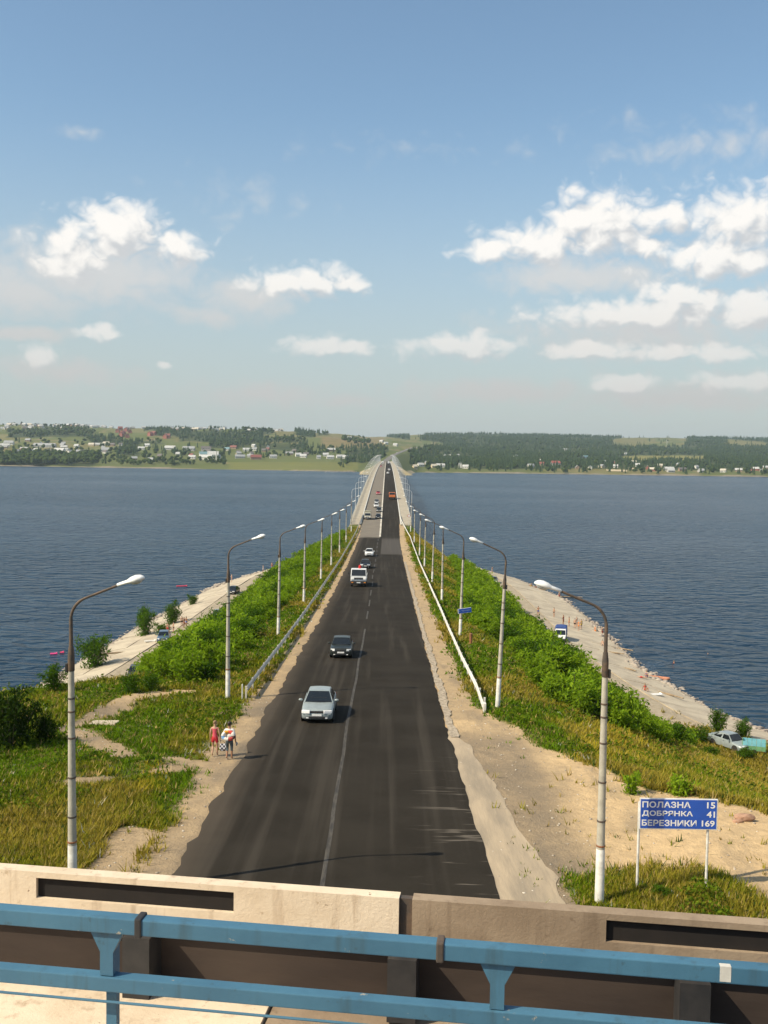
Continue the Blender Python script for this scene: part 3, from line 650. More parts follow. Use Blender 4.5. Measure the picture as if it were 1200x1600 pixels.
# houses
ROOF = {'w': (.50, .50, .48), 'g': (.33, .34, .34), 'r': (.33, .085, .07), 'd': (.15, .13, .12), 'k': (.24, .075, .055), 'c': (.55, .50, .40), 'b': (.18, .30, .33)}
WALL = {'w': (.66, .64, .58), 'b': (.30, .21, .14), 'r': (.36, .13, .095), 'y': (.55, .46, .30), 'g': (.42, .42, .40)}
RM = {k: pmat('roof_sheet', v, tuple(q*.75 for q in v), .6, .55) for k, v in ROOF.items()}; WM = {k: pmat('house_wall', v, tuple(q*.8 for q in v), .6, .9) for k, v in WALL.items()}
_hm = {}
def house_mesh(l, w, h, roof, wall):
    key = (l, w, h, roof, wall)
    if key not in _hm:
        a = MB(); a.box((0, 0, h/2-1), (l, w, h+2))
        for y in (-w/2,):
            for x in np.linspace(-l/2+1.6, l/2-1.6, max(2, int(l/3.2))): a.box((x, y-.03, h*.55), (1.1, .12, 1.3), m=1)
        rh = w*.42; a.prism([(-w/2, h), (w/2, h), (0, h+rh)], -l/2+.02, l/2-.02, 'x')
        wallm = a.mesh('wall', (WM[wall], M['glass']))
        b = MB(); e = .5; t = .18
        for s in (-1, 1): b.add([(-l/2-e, s*(w/2+e), h-e*.8+.05), (l/2+e, s*(w/2+e), h-e*.8+.05), (l/2+e, 0, h+rh+.12), (-l/2-e, 0, h+rh+.12), (-l/2-e, s*(w/2+e), h-e*.8+.05+t), (l/2+e, s*(w/2+e), h-e*.8+.05+t), (l/2+e, 0, h+rh+.12+t), (-l/2-e, 0, h+rh+.12+t)], [(0, 1, 2, 3), (4, 5, 6, 7), (0, 1, 5, 4), (3, 2, 6, 7), (0, 3, 7, 4), (1, 2, 6, 5)])
        b.box((l*.2, w*.12, h+rh+.2), (.7, .7, 1.2))
        _hm[key] = (wallm, b.mesh('roof', (RM[roof],)))
    return _hm[key]
HPOS = []
HW = {'w': 'pale', 'b': 'brown', 'r': 'brick', 'y': 'cream', 'g': 'grey'}; HR = {'w': 'white sheet', 'g': 'grey', 'r': 'red', 'd': 'dark', 'k': 'brick red', 'c': 'cream', 'b': 'bluish'}
def house(px, py, l, w, h, roof, wall, rz=None, label=None, name='house', cat='house', zone=None):
    p = hit(px, py, hz_, 1700, 6000, step=6)
    while p.y > 3650: py += .7; p = hit(px, py, hz_, 1700, 6000, step=6)
    rz = random.uniform(-.6, .6)+random.choice((0, 0, math.pi/2)) if rz is None else rz
    HPOS.append((p.x, p.y)); o = empty(name, p, rz); a, b = house_mesh(l, w, h, roof, wall); o.scale = (1.05, 1.05, 1.05); link('wall', a, o); link('roof', b, o)
    z = zone or ('on the left ridge top' if px < 470 and py < 680 else 'on the left hillside' if px < 600 and py < 700 else 'in the village on the left far shore' if px < 600 else 'among trees on the right far shore' if py > 706 else 'on the hillside beyond the bridge')
    tag(o, label or 'tiny %s house with %s roof %s' % (HW[wall], HR[roof], z), cat, None if label else 'far houses '+z); return o
def build_houses():
    # village on the left ridge
    for i in range(84):
        x = random.uniform(2, 440); y = np.interp(x, [0, 200, 400, 440], [667, 664, 669, 671])+random.uniform(-4.0, 5.5)
        house(x, y, random.choice((9, 11, 13)), 8, random.choice((3.2, 4)), random.choice('wwggdwc'), random.choice('wbyg'))
    for x, y in [(184, 676), (192, 679), (197, 674), (203, 677), (188, 672), (235, 681), (240, 680), (262, 684), (259, 685), (199, 684), (190, 682)]:
        house(x, y, 12, 10, 6, 'k', 'r', zone='in the red brick group on the left slope')
    for i in range(26): house(random.uniform(5, 420), random.uniform(694, 716), random.choice((7, 9, 11)), 7, 3.2, random.choice('gwdgk'), random.choice('wbyg'))
    # shore village, left
    for x, y, l, r, w in [(14, 695, 40, 'g', 'w'), (8, 698, 30, 'w', 'w'), (70, 699, 95, 'g', 'g'), (38, 704, 26, 'w', 'w'), (44, 690, 18, 'g', 'b'), (76, 707, 26, 'd', 'y'), (93, 707, 44, 'w', 'w'), (100, 701, 22, 'w', 'y'), (120, 699, 16, 'w', 'w'),
        (124, 708, 18, 'g', 'w'), (130, 708, 26, 'd', 'b'), (143, 697, 20, 'c', 'y'), (155, 697, 26, 'w', 'y'), (166, 695, 22, 'c', 'w'), (165, 706, 34, 'g', 'g'), (176, 697, 16, 'd', 'b'), (221, 703, 22, 'w', 'w'), (230, 698, 18, 'w', 'w'), (266, 703, 44, 'w', 'g'),
        (295, 704, 50, 'g', 'g'), (322, 704, 40, 'd', 'g'), (323, 709, 36, 'd', 'g'), (355, 704, 18, 'b', 'w'), (365, 701, 24, 'k', 'b'), (385, 705, 24, 'w', 'w'), (398, 704, 18, 'g', 'w'), (300, 717, 22, 'w', 'w'), (318, 713, 32, 'b', 'w'), (322, 718, 50, 'w', 'w'),
        (427, 716, 22, 'g', 'w'), (452, 711, 24, 'g', 'b'), (466, 713, 18, 'w', 'w'), (474, 715, 20, 'w', 'w'), (478, 712, 16, 'd', 'b'), (509, 713, 18, 'w', 'w'), (516, 717, 22, 'w', 'w'), (532, 716, 26, 'w', 'w'), (540, 717, 14, 'w', 'w'), (517, 705, 30, 'w', 'b'), (460, 707, 14, 'd', 'b'),
        (498, 717, 12, 'g', 'w'), (414, 706, 20, 'd', 'b'), (400, 718, 40, 'k', 'b'), (375, 716, 30, 'g', 'g'), (210, 719, 16, 'g', 'b'), (235, 721, 14, 'w', 'w'), (250, 715, 14, 'd', 'b'), (278, 712, 12, 'w', 'w'), (340, 716, 18, 'w', 'w')]:
        house(x, y, l*.5 if l > 30 else l*.62, 11 if l > 30 else 8, 4.4 if l > 30 else 3.6, r, w, rz=random.uniform(-.35, .35))
    house(333, 716, 20, 15, 7, 'w', 'w', .1, 'white boxy works building below the tall white chimney', 'works_building', 'building')
    # right shore
    for x, y, l, r, w in [(657, 729, 16, 'w', 'w'), (678, 731, 14, 'c', 'y'), (688, 730, 22, 'w', 'w'), (648, 732, 9, 'c', 'y'), (695, 714, 16, 'w', 'w'), (702, 715, 14, 'w', 'w'), (715, 714, 12, 'g', 'w'), (728, 732, 16, 'w', 'w'), (667, 726, 10, 'g', 'w'), (821, 718, 12, 'w', 'w'),
        (845, 722, 14, 'w', 'w'), (829, 730, 18, 'g', 'w'), (883, 704, 16, 'g', 'w'), (895, 709, 12, 'w', 'w'), (916, 709, 10, 'w', 'w'), (915, 716, 22, 'b', 'w'), (846, 727, 14, 'k', 'b'), (902, 733, 12, 'w', 'b'), (922, 733, 16, 'w', 'w'), (940, 731, 18, 'g', 'y'), (946, 724, 12, 'w', 'w'),
        (961, 725, 18, 'w', 'r'), (962, 731, 12, 'w', 'w'), (978, 711, 16, 'w', 'w'), (990, 724, 14, 'c', 'w'), (997, 729, 14, 'w', 'w'), (1012, 733, 16, 'w', 'r'), (1020, 736, 18, 'c', 'r'), (1034, 730, 24, 'c', 'y'), (1045, 735, 26, 'w', 'w'), (1048, 738, 18, 'w', 'g'), (1066, 736, 20, 'd', 'b'), (1080, 727, 12, 'b', 'w'),
        (1088, 732, 10, 'g', 'w'), (1096, 738, 18, 'w', 'g'), (1130, 738, 14, 'c', 'w'), (1154, 737, 18, 'w', 'b'), (1175, 737, 14, 'd', 'r'), (1181, 735, 16, 'w', 'r'), (1196, 733, 14, 'w', 'b'), (1192, 738, 16, 'w', 'b'), (1060, 728, 10, 'g', 'b')]:
        house(x, y, l*.72, 7.5, 3.6, r, w)
    house(868, 727, 17, 10, 4.5, 'r', 'w', .1, 'white house with bright red roof among trees on the right far shore')
    house(806, 717, 11, 9, 5.5, 'w', 'w', .9, 'white gabled cottage standing in the woods on the far right')
    for x, y in [(549, 685), (571, 688), (546, 686), (596, 691), (618, 697), (603, 694), (560, 687)]: house(x, y, 11, 8, 3.5, 'w', 'w', zone='in the open field beyond the bridge')
    # chimney of the works
    p = hit(338, 721, hz_, 1700, 6000, step=6); c = empty('works_chimney', p); tag(c, 'tall slim white chimney on the left far shore', 'chimney')
    MB().lathe([(1.5, -1), (1.35, 4), (1.0, 19), (1.15, 19.1), (1.15, 20), (.8, 20)], 12).build('shaft', M['whitewash'], c); MB().box((0, 0, 1.2), (5, 5, 4)).build('base', M['concrete'], c)
    p = hit(719, 731, hz_, 1700, 6000, step=6); t = empty('shore_tower', p); tag(t, 'small white tower hut at the water on the right far shore', 'tower')
    MB().box((0, 0, 4), (6, 6, 10)).build('wall', WM['w'], t); MB().box((0, 0, 9.4), (7, 7, .8), taper=.7).build('roof', RM['g'], t)
    # pale quay walls on the right
    for (x0, y0, x1, y1), lb in (((948, 735, 996, 741), 'long pale sloping quay wall at the water on the right'), ((980, 732, 1006, 739), 'short pale curved quay wall behind the longer one')):
        a, b = hit(x0, y0, hz_, 1700, 4000, step=4), hit(x1, y1, hz_, 1700, 4000, step=4)
        if b.y > 2600: b = a+Vector((55, -10, -1))
        d = (b-a); L = min(d.length, 70); o = MB().box((L/2, 0, .6), (L, 2.0, 3.2)).build('quay_wall', M['slab'], None, loc=a, rot=(0, 0, math.atan2(d.y, d.x))); tag(o, lb, 'wall')
    # piles of the old jetty left of the bridge
    jt = MB()
    for i in range(46):
        p = at_water(508+i*1.35, 737.2+random.uniform(-.7, 1.2)); jt.tube([(p.x, p.y, -2), (p.x, p.y, random.uniform(.8, 2.6))], .45, 6)
    tag(jt.build('jetty_piles', M['rock']), 'row of old pale piles in the water by the left far shore', 'piles', kind='stuff')
def at_water(px, py, z=0.):
    d = pix_dir(px, py); t = (z-HC)/d.z; return Vector((d.x*t, d.y*t, z))
build_houses()
build_woods()
# pylons on the hills
PY = MB()
for s in (-1, 1):
    for q in (-1, 1): PY.tube([(s*3, q*3, -1), (s*.5, q*.5, 30)], .22, 4)
for z, w in ((20, 7), (24, 5.5), (28, 4)): PY.box((0, 0, z), (w*2, .4, .4))
for z in (4, 9, 14): PY.box((0, 0, z), (5.6-z*.2, 5.6-z*.2, .25))
pym = PY.mesh('lattice', (M['bridge_steel'],))
for i, (x, y, lb) in enumerate([(577, 692, 'lattice power pylon in the brown field beyond the bridge'), (1042, 698, 'lattice power pylon in the far right clearing')]):
    p = hit(x, y, hz_, 1700, 6000, step=6); o = link('power_pylon', pym, None, p); o.scale = (.8, .8, .8); tag(o, lb, 'pylon')
# ------------------------------------------------------------------ lamp posts
def lamp_head(root, tip, ang):
    """white teardrop lantern; grows from tip along +x, ang upwards"""
    ca, sa = math.cos(ang), math.sin(ang); rings = []
    for t, w, h in [(0, .035, .04), (.02, .07, .065), (.30, .085, .08), (.36, .10, .09), (.45, .15, .13), (.62, .17, .15), (.76, .135, .12), (.84, .06, .06), (.86, .02, .02)]:
        rg = []
        for k in range(12):
            q = 2*math.pi*k/12; y = w*math.cos(q); z = h*math.sin(q)*(1 if math.sin(q) > 0 else .45)
            rg.append((tip[0]+t*ca-z*sa, tip[1]+y, tip[2]+t*sa+z*ca))
        rings.append(rg)
    hd = MB().loft(rings).build('lamp_head', M['lamp_white'], root, smooth=True, angle=60)
    g = []
    for t, w, h in [(.40, .08, .02), (.46, .12, .07), (.62, .135, .10), (.74, .10, .07), (.80, .03, .02)]:
        rg = []
        for k in range(10):
            q = math.pi+math.pi*k/9; y = w*math.cos(q); z = h*math.sin(q)-.03; rg.append((tip[0]+t*ca-z*sa, tip[1]+y, tip[2]+t*sa+z*ca))
        g.append(rg)
    MB().loft(g, closed=False).build('lamp_glass', M['lamp_glass'], hd, smooth=True)
def arm_path(z0, zb, r, reach, rise):
    """vertical pipe, a bend, then a rising arm"""
    pts = [(0, 0, z0), (0, 0, zb)]; a = math.pi/2-rise
    for k in range(1, 9): t = a*k/8; pts.append((r-r*math.cos(t), 0, zb+r*math.sin(t)))
    x, _, z = pts[-1]; L = (reach-x)/math.cos(rise)
    for k in (.33, .66, 1): pts.append((x+L*k*math.cos(rise), 0, z+L*k*math.sin(rise)))
    return pts
def make_lamp():
    r = empty('street_lamp')
    MB().lathe([(.145, -1.2), (.140, 0), (.127, 2.0), (.085, 7.35), (.0, 7.36)], 18).build('pole', M['concrete_pole'], r, smooth=True)
    MB().lathe([(.1445, 0), (.1325, 1.70), (.127, 1.71), (.138, -.3), (.1455, -.3)], 18).build('painted_base', M['whitewash'], r, smooth=True)
    for z in (1.78, 2.55, 3.75, 4.95, 5.75, 6.15): rr_ = .132-(z-1.5)*.0079; MB().lathe([(rr_+.006, z), (rr_+.014, z+.01), (rr_+.014, z+.045), (rr_+.006, z+.055)], 16).build('band', M['rust'] if z < 2 else M['dark_steel'], r)
    MB().lathe([(.096, 7.0), (.104, 7.02), (.10, 7.5), (.07, 7.75), (.0, 7.76)], 14).build('collar', M['dark_steel'], r, smooth=True)
    b = arm_path(7.3, 8.55, .7, 1.38, R(22)); MB().tube(b, [.062, .055]+[.045]*6+[.038]*(len(b)-8), 10).build('bracket', M['dark_steel'], r, smooth=True)
    MB().box((-.13, 0, 7.1), (.07, .14, .26)).build('junction_box', M['black_plastic'], r, bevel=.015)
    lamp_head(r, b[-1], R(17)); return r
LAMP0 = make_lamp()
ORD = ['nearest', 'second', 'third', 'fourth', 'fifth', 'sixth', 'seventh', 'eighth', 'ninth']
def place_lamp(first, x, Y, left, tilt, label, group, src, z=None):
    o = src if first else copy_tree(src)
    o.location = (x, Y, float(gz(x, Y))-.02 if z is None else z); o.rotation_euler = (0, tilt, 0 if left else math.pi); tag(o, label, 'street lamp', group); return o
LY_L = [30.6, 61.2, 90, 118, 149, 177, 208, 242, 277]; LY_R = [31.0, 60.0, 91, 121, 147, 177, 204, 243, 281]
first = True
for i in range(9):
    for left in (1, 0):
        Y = (LY_L if left else LY_R)[i]; x = -9.3 if left else 6.7; tl = random.uniform(-.012, .012)
        if not left and i == 1: tl = -.035
        if not left and i in (2, 4): tl = -.02
        wh = '%s concrete lamp post along the %s verge%s' % (ORD[i], 'left' if left else 'right', ', counted from the blue railing' if i else ', the tall one rising above the blue railing')
        place_lamp(first, x, Y, left, tl, wh, 'concrete lamp posts along the embankment', LAMP0); first = False
def make_blamp():
    r = empty('bridge_lamp'); b = arm_path(0, 8.6, .9, 2.1, R(12))
    MB().tube([(0, 0, -1.2), (0, 0, 2.4), (0, 0, 8.6)], [.125, .12, .075], 10).build('pole', M['bridge_steel'], r, smooth=True)
    MB().tube(b[1:], .06, 8).build('bracket', M['bridge_steel'], r, smooth=True); lamp_head(r, b[-1], R(8)); return r
BL0 = make_blamp(); first = True
for i, Y in enumerate(np.arange(311, 1655, 37.5)):
    for left in (1, 0):
        o = BL0 if first else copy_tree(BL0); first = False
        o.location = (-10.62 if left else 7.62, Y+(6 if left else 0), float(zr(Y))+.1); o.rotation_euler = (0, 0, 0 if left else math.pi)
        side = 'left' if left else 'right'
        tag(o, ('nearest pale steel lamp on the %s side of the bridge' if i == 0 else 'second pale steel lamp on the %s side of the bridge' if i == 1 else ORD[min(i, 8)]+' pale steel lamp on the %s side of the bridge' if i < 9 else 'pale slim steel lamp far out beyond the ninth on the %s side of the bridge') % side, 'street lamp', None if i < 9 else 'lamps along the %s side of the bridge' % side)

# ------------------------------------------------------------------ signs
M['sign_blue'] = pmat('sign_blue', (.014, .090, .47), (.012, .078, .41), 1.5, .45)
M['sign_white'] = pmat('sign_white', (.82, .82, .80), (.74, .74, .72), 3, .5)
def text_mesh(body, size, bold=.012):
    c = bpy.data.curves.new('text', 'FONT'); c.body = body; c.size = size; c.offset = bold; c.extrude = .002; c.align_x = 'LEFT'; c.resolution_u = 3
    o = bpy.data.objects.new('t', c); COL.objects.link(o); dg = bpy.context.evaluated_depsgraph_get(); me = bpy.data.meshes.new_from_object(o.evaluated_get(dg)); bpy.data.objects.remove(o); bpy.data.curves.remove(c); return me
def lettering(body, parent, x, y, z, h, w=None, right=False, mat=None, name='lettering'):
    me = text_mesh(body, 1.0, .022); co = np.array([v.co for v in me.vertices]); lo, hi = co.min(0), co.max(0); k = h/(hi[1]-lo[1]); kx = k if w is None else w/(hi[0]-lo[0])
    me.materials.clear(); me.materials.append(mat or M['sign_white'])
    o = link(name, me, parent, (x-(hi[0]*kx if right else lo[0]*kx), y, z-lo[1]*k), (R(90), 0, 0)); o.scale = (kx, k, 1); return o
# big distance sign on the right
pl_, pr_ = hit(1004, 1391), hit(1113, 1392); Ys = (pl_.y+pr_.y)/2; kpx = FPX/Ys
xl, xr_ = (1004-594)/kpx, (1114-594)/kpx; gzs = float(gz((xl+xr_)/2, Ys)); wS = 124/kpx; hS = 50/kpx; xm = (1066-594.5)/kpx
zb = HC+pix_dir(1066, 1296).z/pix_dir(1066, 1296).y*Ys
sg = empty('direction_sign', (xm, Ys, gzs)); tag(sg, 'blue distance sign with three lines of white text on two posts', 'road sign')
zl = zb-gzs
for dx, nm in ((xl-xm, 'post'), (xr_-xm, 'post')):
    MB().tube([(dx, .06, -.5), (dx, .06, zl+hS*.85)], .042, 10).build('post', M['whitewash'], sg, smooth=True)
MB().box((0, 0, zl+hS/2), (wS, .03, hS)).build('border', M['sign_white'], sg, bevel=.008)
MB().box((0, -.018, zl+hS/2), (wS-.07, .012, hS-.07)).build('panel', M['sign_blue'], sg)
lh = hS*.20
for i, (a, b, wf) in enumerate([('ПОЛАЗНА', '15', .62), ('ДОБРЯНКА', '41', .65), ('БЕРЕЗНИКИ', '169', .70)]):
    z = zl+hS*(.70-.295*i); lettering(a, sg, -wS/2+.08, -.026, z, lh, wS*wf); lettering(b, sg, wS/2-.085, -.026, z, lh, wS*(.105 if len(b) == 2 else .165), right=True)
# small blue name sign on the third right lamp post
lx, lY = 6.7, 91-.22; z3 = HC+pix_dir(723, 954).z/pix_dir(723, 954).y*lY
s2 = empty('river_sign', (lx+.35, lY, z3)); s2.rotation_euler = (0, R(-6), R(14)); tag(s2, 'small tilted blue name board fixed to a right lamp post', 'road sign')
MB().box((0, 0, 0), (1.25, .03, .44)).build('border', M['sign_white'], s2, bevel=.006); MB().box((.02, -.018, 0), (1.19, .01, .38)).build('panel', M['sign_blue'], s2)
lettering('р. Чусовая', s2, -.52, -.026, -.07, .15, 1.02, mat=pmat('sign_pale', (.30, .36, .52), (.2, .26, .42), 4, .5)); MB().box((-.3, .09, 0), (.06, .16, .06)).build('clamp', M['dark_steel'], s2)
# round sign by the bridge
p = hit(645, 838); s3 = empty('round_sign', (6.6, 300, float(gz(6.6, 300)))); tag(s3, 'round white traffic sign with red rim by the bridge start', 'road sign')
MB().tube([(0, 0, -.5), (0, 0, 3.1)], .045, 8).build('post', M['bridge_steel'], s3); MB().lathe([(0, -.06), (.42, -.06), (.42, -.04), (0, -.04)], 20, 'y', (0, 0, 2.9)).build('rim', pmat('sign_red', (.5, .04, .03), (.42, .035, .03), 4, .5), s3)
MB().lathe([(0, -.072), (.31, -.072), (.31, -.062), (0, -.062)], 20, 'y', (0, 0, 2.9)).build('panel', M['sign_white'], s3)
# marker posts
p = hit(735.5, 1008); mp = MB().tube([(0, 0, -.3), (0, 0, .98), (0, 0, 1.0)], [.125, .125, .10], 12).build('marker_post', M['rust'], None, smooth=True, loc=p); tag(mp, 'short rusty orange post standing in the right verge grass', 'post')
p = hit(378.5, 1094); mp = MB().tube([(0, 0, -.3), (0, 0, .95), (.02, 0, .97)], [.04, .04, .02], 8).build('marker_stake', M['whitewash'], None, smooth=True, loc=p); tag(mp, 'thin white stake beside the left guard rail end', 'post')

# ------------------------------------------------------------------ vehicles (front towards -y)
def wheel(root, x, y, r=.31, w=.2, rimmat=None):
    s = 1 if x > 0 else -1
    t = MB().lathe([(r*.62, -w/2), (r*.93, -w/2), (r, -w/2+.03), (r, w/2-.03), (r*.93, w/2), (r*.62, w/2)], 18, 'x').build('wheel', M['tyre'], root, smooth=True, loc=(x, y, r))
    MB().lathe([(0, s*w*.38), (r*.2, s*w*.40), (r*.5, s*w*.34), (r*.62, s*w*.48), (r*.62, s*w*.3), (0, s*w*.3)], 14, 'x').build('rim', rimmat or M['rim'], t)
def car(px, py, paintm, label, group=None, kind='sedan', L=4.4, Wd=1.72, H=1.45, rz=0., onroad=True, pos=None, hl='wide', trim=None, lean=True):
    p = pos or (roadhit(px, py) if onroad else hit(px, py)); r = empty('car', p, rz); tag(r, label, 'car', group)
    if onroad:
        sl_ = float(zr(p.y+2)-zr(p.y-2))/4; r.rotation_euler = (math.atan(sl_)*math.cos(rz), 0, rz); r.location.z = p.z+.005
    w = Wd/2; tall = kind == 'suv'; zo = .12 if tall else 0
    st = {'sedan': [(0, .34, .56, .70), (.015, .22, .66, .86), (.07, .17, .73, .955), (.24, .16, .85, 1), (.31, .16, .91, 1), (.55, .16, .94, 1), (.80, .17, .97, 1), (.92, .2, .98, .97), (.985, .27, .93, .9), (1, .38, .84, .8)],
          'boxy': [(0, .36, .70, .86), (.012, .24, .76, .94), (.06, .18, .80, .97), (.26, .16, .88, 1), (.32, .16, .91, 1), (.55, .16, .92, 1), (.84, .17, .93, 1), (.93, .2, .93, .98), (.988, .27, .9, .94), (1, .38, .84, .88)],
          'suv': [(0, .46, .80, .84), (.015, .34, .90, .93), (.06, .28, .96, .97), (.24, .26, 1.04, 1), (.30, .26, 1.08, 1), (.6, .26, 1.1, 1), (.9, .28, 1.1, 1), (.985, .36, 1.06, .95), (1, .45, .98, .9)]}[kind]
    rings = []
    for t, zb_, zt, wf in st:
        ww = w*wf; y = -L/2+t*L; h = zt-zb_
        half = [(0, zt+.025), (.55*ww, zt+.015), (.84*ww, zt-.012), (.955*ww, zt-.06), (ww, zt-.30*h), (.995*ww, zb_+.38*h), (.965*ww, zb_+.1*h), (.8*ww, zb_), (0, zb_-.005)]
        rings.append([(x, y, z) for x, z in half]+[(-x, y, z) for x, z in half[-2:0:-1]])
    body = MB().loft(rings).build('body', paintm, r, smooth=True, angle=50)
    # cabin
    cb = {'sedan': (.275, .415, .69, .845), 'boxy': (.29, .40, .74, .93), 'suv': (.27, .38, .90, .99)}[kind]
    zb0 = (.88 if not tall else 1.05); wb, wt = w*.93, w*(.66 if kind == 'sedan' else .72)
    def ring(t, z, hw, crown=0): y = -L/2+t*L; return [(-hw, y, z), (-hw*.5, y, z+crown), (0, y, z+crown*1.25), (hw*.5, y, z+crown), (hw, y, z)]
    A, B, C, D = ring(cb[0], zb0, wb), ring(cb[1], H-.045, wt, .03), ring(cb[2], H-.055, wt, .03), ring(cb[3], zb0+.03, wb)
    Bm = ring((cb[1]+cb[2])/2, H-.025, wt*1.01, .035)
    cab = MB().loft([A, B, Bm, C, D], closed=False)
    n = 5
    cab.add([A[0], B[0], Bm[0], C[0], D[0]], [(0, 1, 2, 3, 4)]); cab.add([A[4], B[4], Bm[4], C[4], D[4]], [(4, 3, 2, 1, 0)])
    cabin = cab.build('cabin', paintm, r, smooth=True, angle=30)
    def lerp(a, b, t): return Vector(a).lerp(Vector(b), t)
    def pane(q, name, off, parent=cabin):
        q = [Vector(v) for v in q]; nrm = (q[1]-q[0]).cross(q[3]-q[0]).normalized(); c = sum(q, Vector())/4
        if nrm.dot(c-Vector((0, 0, .8))) < 0: nrm = -nrm
        MB().add([v+nrm*off for v in q]+[v-nrm*.02 for v in q], [(0, 1, 2, 3), (0, 1, 5, 4), (1, 2, 6, 5), (2, 3, 7, 6), (3, 0, 4, 7)]).build(name, M['glass'], parent)
    def inset(a, b, c, d, u, v0, v1): return [lerp(lerp(a, b, u), lerp(d, c, u), v0), lerp(lerp(a, b, 1-u), lerp(d, c, 1-u), v0), lerp(lerp(a, b, 1-u), lerp(d, c, 1-u), v1), lerp(lerp(a, b, u), lerp(d, c, u), v1)]
    pane(inset(A[0], A[4], B[4], B[0], .045, .05, .93), 'windscreen', .034); pane(inset(D[0], D[4], C[4], C[0], .07, .12, .9), 'rear_window', .03)
    for s in (0, 4):
        mid = .52
        a, b, c, d = A[s], lerp(A[s], D[s], mid), lerp(B[s], C[s], mid), B[s]; pane(inset(a, b, c, d, .08, .12, .86), 'side_window', .008)
        a, b, c, d = lerp(A[s], D[s], mid), D[s], C[s], lerp(B[s], C[s], mid); pane(inset(a, b, c, d, .08, .12, .86), 'side_window', .008)
    rw = .31 if not tall else .36
    for t in (.185, .80):
        for s in (-1, 1):
            y = -L/2+t*L; MB().lathe([(0, s*(w-.03)), (rw+.05, s*(w-.03)), (rw+.05, s*(w+.002)), (0, s*(w+.002))], 18, 'x', (0, y, rw)).build('wheel_arch', M['black_plastic'], r); wheel(r, s*(w-.088), y, rw)
    zf = .62+zo*1.6 if kind != 'boxy' else .64; hw = {'wide': (.46, .17), 'square': (.32, .17)}[hl]; yo = -L/2
    for s in (-1, 1):
        xh = s*(w*.66 if hl == 'wide' else w*.70)
        MB().box((xh, yo+.075, zf), (hw[0], .17, hw[1]), rz=s*R(16)).build('headlight', M['headlight'], r, bevel=.03)
        MB().box((s*w*.80, L/2-.06, .74+zo*2), (.26, .14, .22), rz=s*R(-14)).build('tail_light', M['taillight'], r, bevel=.02)
        mb_ = MB().ico((s*(w+.11), -L/2+(cb[0]+.055)*L, zb0+.10), (.12, .07, .075), 2).build('side_mirror', trim or paintm, r, smooth=True)
        MB().box((s*(w-.005), -L/2+.5*L, .77+zo*2), (.02, .16, .03)).build('door_handle', M['black_plastic'], r)
        MB().box((s*w*.55, yo+.035, .30+zo*2), (.18, .06, .06)).build('fog_light', M['headlight'], r, bevel=.01)
    MB().box((0, yo+.028, zf-.01), (w*.82, .09, .12)).build('grille', M['black_plastic'], r, bevel=.02); MB().lathe([(0, -.012), (.05, -.012), (.05, .01), (0, .01)], 12, 'y', (0, yo-.02, zf)).build('emblem', M['chrome'], r)
    MB().box((0, yo+.03, .33+zo*2), (w*1.02, .09, .11)).build('air_intake', M['black_plastic'], r, bevel=.03); MB().box((0, yo-.01, .46+zo*2), (.52, .03, .11)).build('licence_plate', M['plate'], r); MB().box((0, L/2+.012, .60+zo*2), (.52, .03, .11)).build('licence_plate', M['plate'], r)
    MB().box((0, yo+.055, .50+zo*2), (w*1.72, .12, .05)).build('bumper_strip', trim or M['black_plastic'] if kind == 'boxy' else paintm, r, bevel=.02)
    for s in (-1, 1): MB().box((s*.1, -L/2+cb[0]*L-.02, zb0+.035), (.5, .02, .02), rz=.1*s).build('wiper', M['black_plastic'], r)
    return r
PA = {k: paint('car_paint', v, rg, mt) for k, v, rg, mt in [('silver', (.30, .345, .345), .3, .1), ('dark', (.020, .026, .023), .4, .0), ('white', (.76, .77, .76), .35, 0), ('black', (.018, .02, .023), .25, .1), ('red', (.55, .02, .035), .3, 0), ('blue', (.10, .16, .24), .3, .3), ('grey', (.22, .23, .23), .3, .4), ('cream', (.60, .57, .47), .4, 0)]}
c1 = car(499, 1117, PA['silver'], 'silver sedan with headlights catching the sun, nearest car on the road', kind='sedan', L=4.5, Wd=1.74, H=1.47)
c2 = car(534, 1023, PA['dark'], 'dark green-grey boxy car following the silver sedan', kind='boxy', L=4.1, Wd=1.68, H=1.42, hl='square')
MB().box((0, -.65, 1.0), (.9, .3, .25)).build('dashboard', M['black_plastic'], c1)
# driver in the silver car is only a pale shape behind the glass
c4 = car(571, 887, PA['black'], 'black car right behind the white flatbed truck', kind='sedan', hl='wide')
c5 = car(577, 868.5, PA['white'], 'white sedan driving behind the black car', kind='sedan')
car(591, 810, PA['black'], 'black car with pale bonnet waiting at the head of the bridge queue', kind='boxy', hl='square')
car(592, 799.5, PA['dark'], 'second dark car in the bridge queue', kind='sedan')
car(588, 793, PA['white'], 'white off-road car in the bridge queue', kind='suv', H=1.75)
car(588.5, 786, PA['grey'], 'grey car behind the white off-road car on the bridge', kind='sedan')
car(591, 772.5, PA['red'], 'small red car alone in the left bridge lane', kind='sedan')
car(606, 740.5, PA['white'], 'white car in the right lane far out on the bridge', kind='sedan', rz=math.pi)
car(608, 735.5, PA['white'], 'white off-road car in the right lane near the bridge crest', kind='suv', H=1.8, rz=math.pi)
car(595.5, 729.5, PA['red'], 'pale red car in the left lane near the bridge crest', kind='sedan')
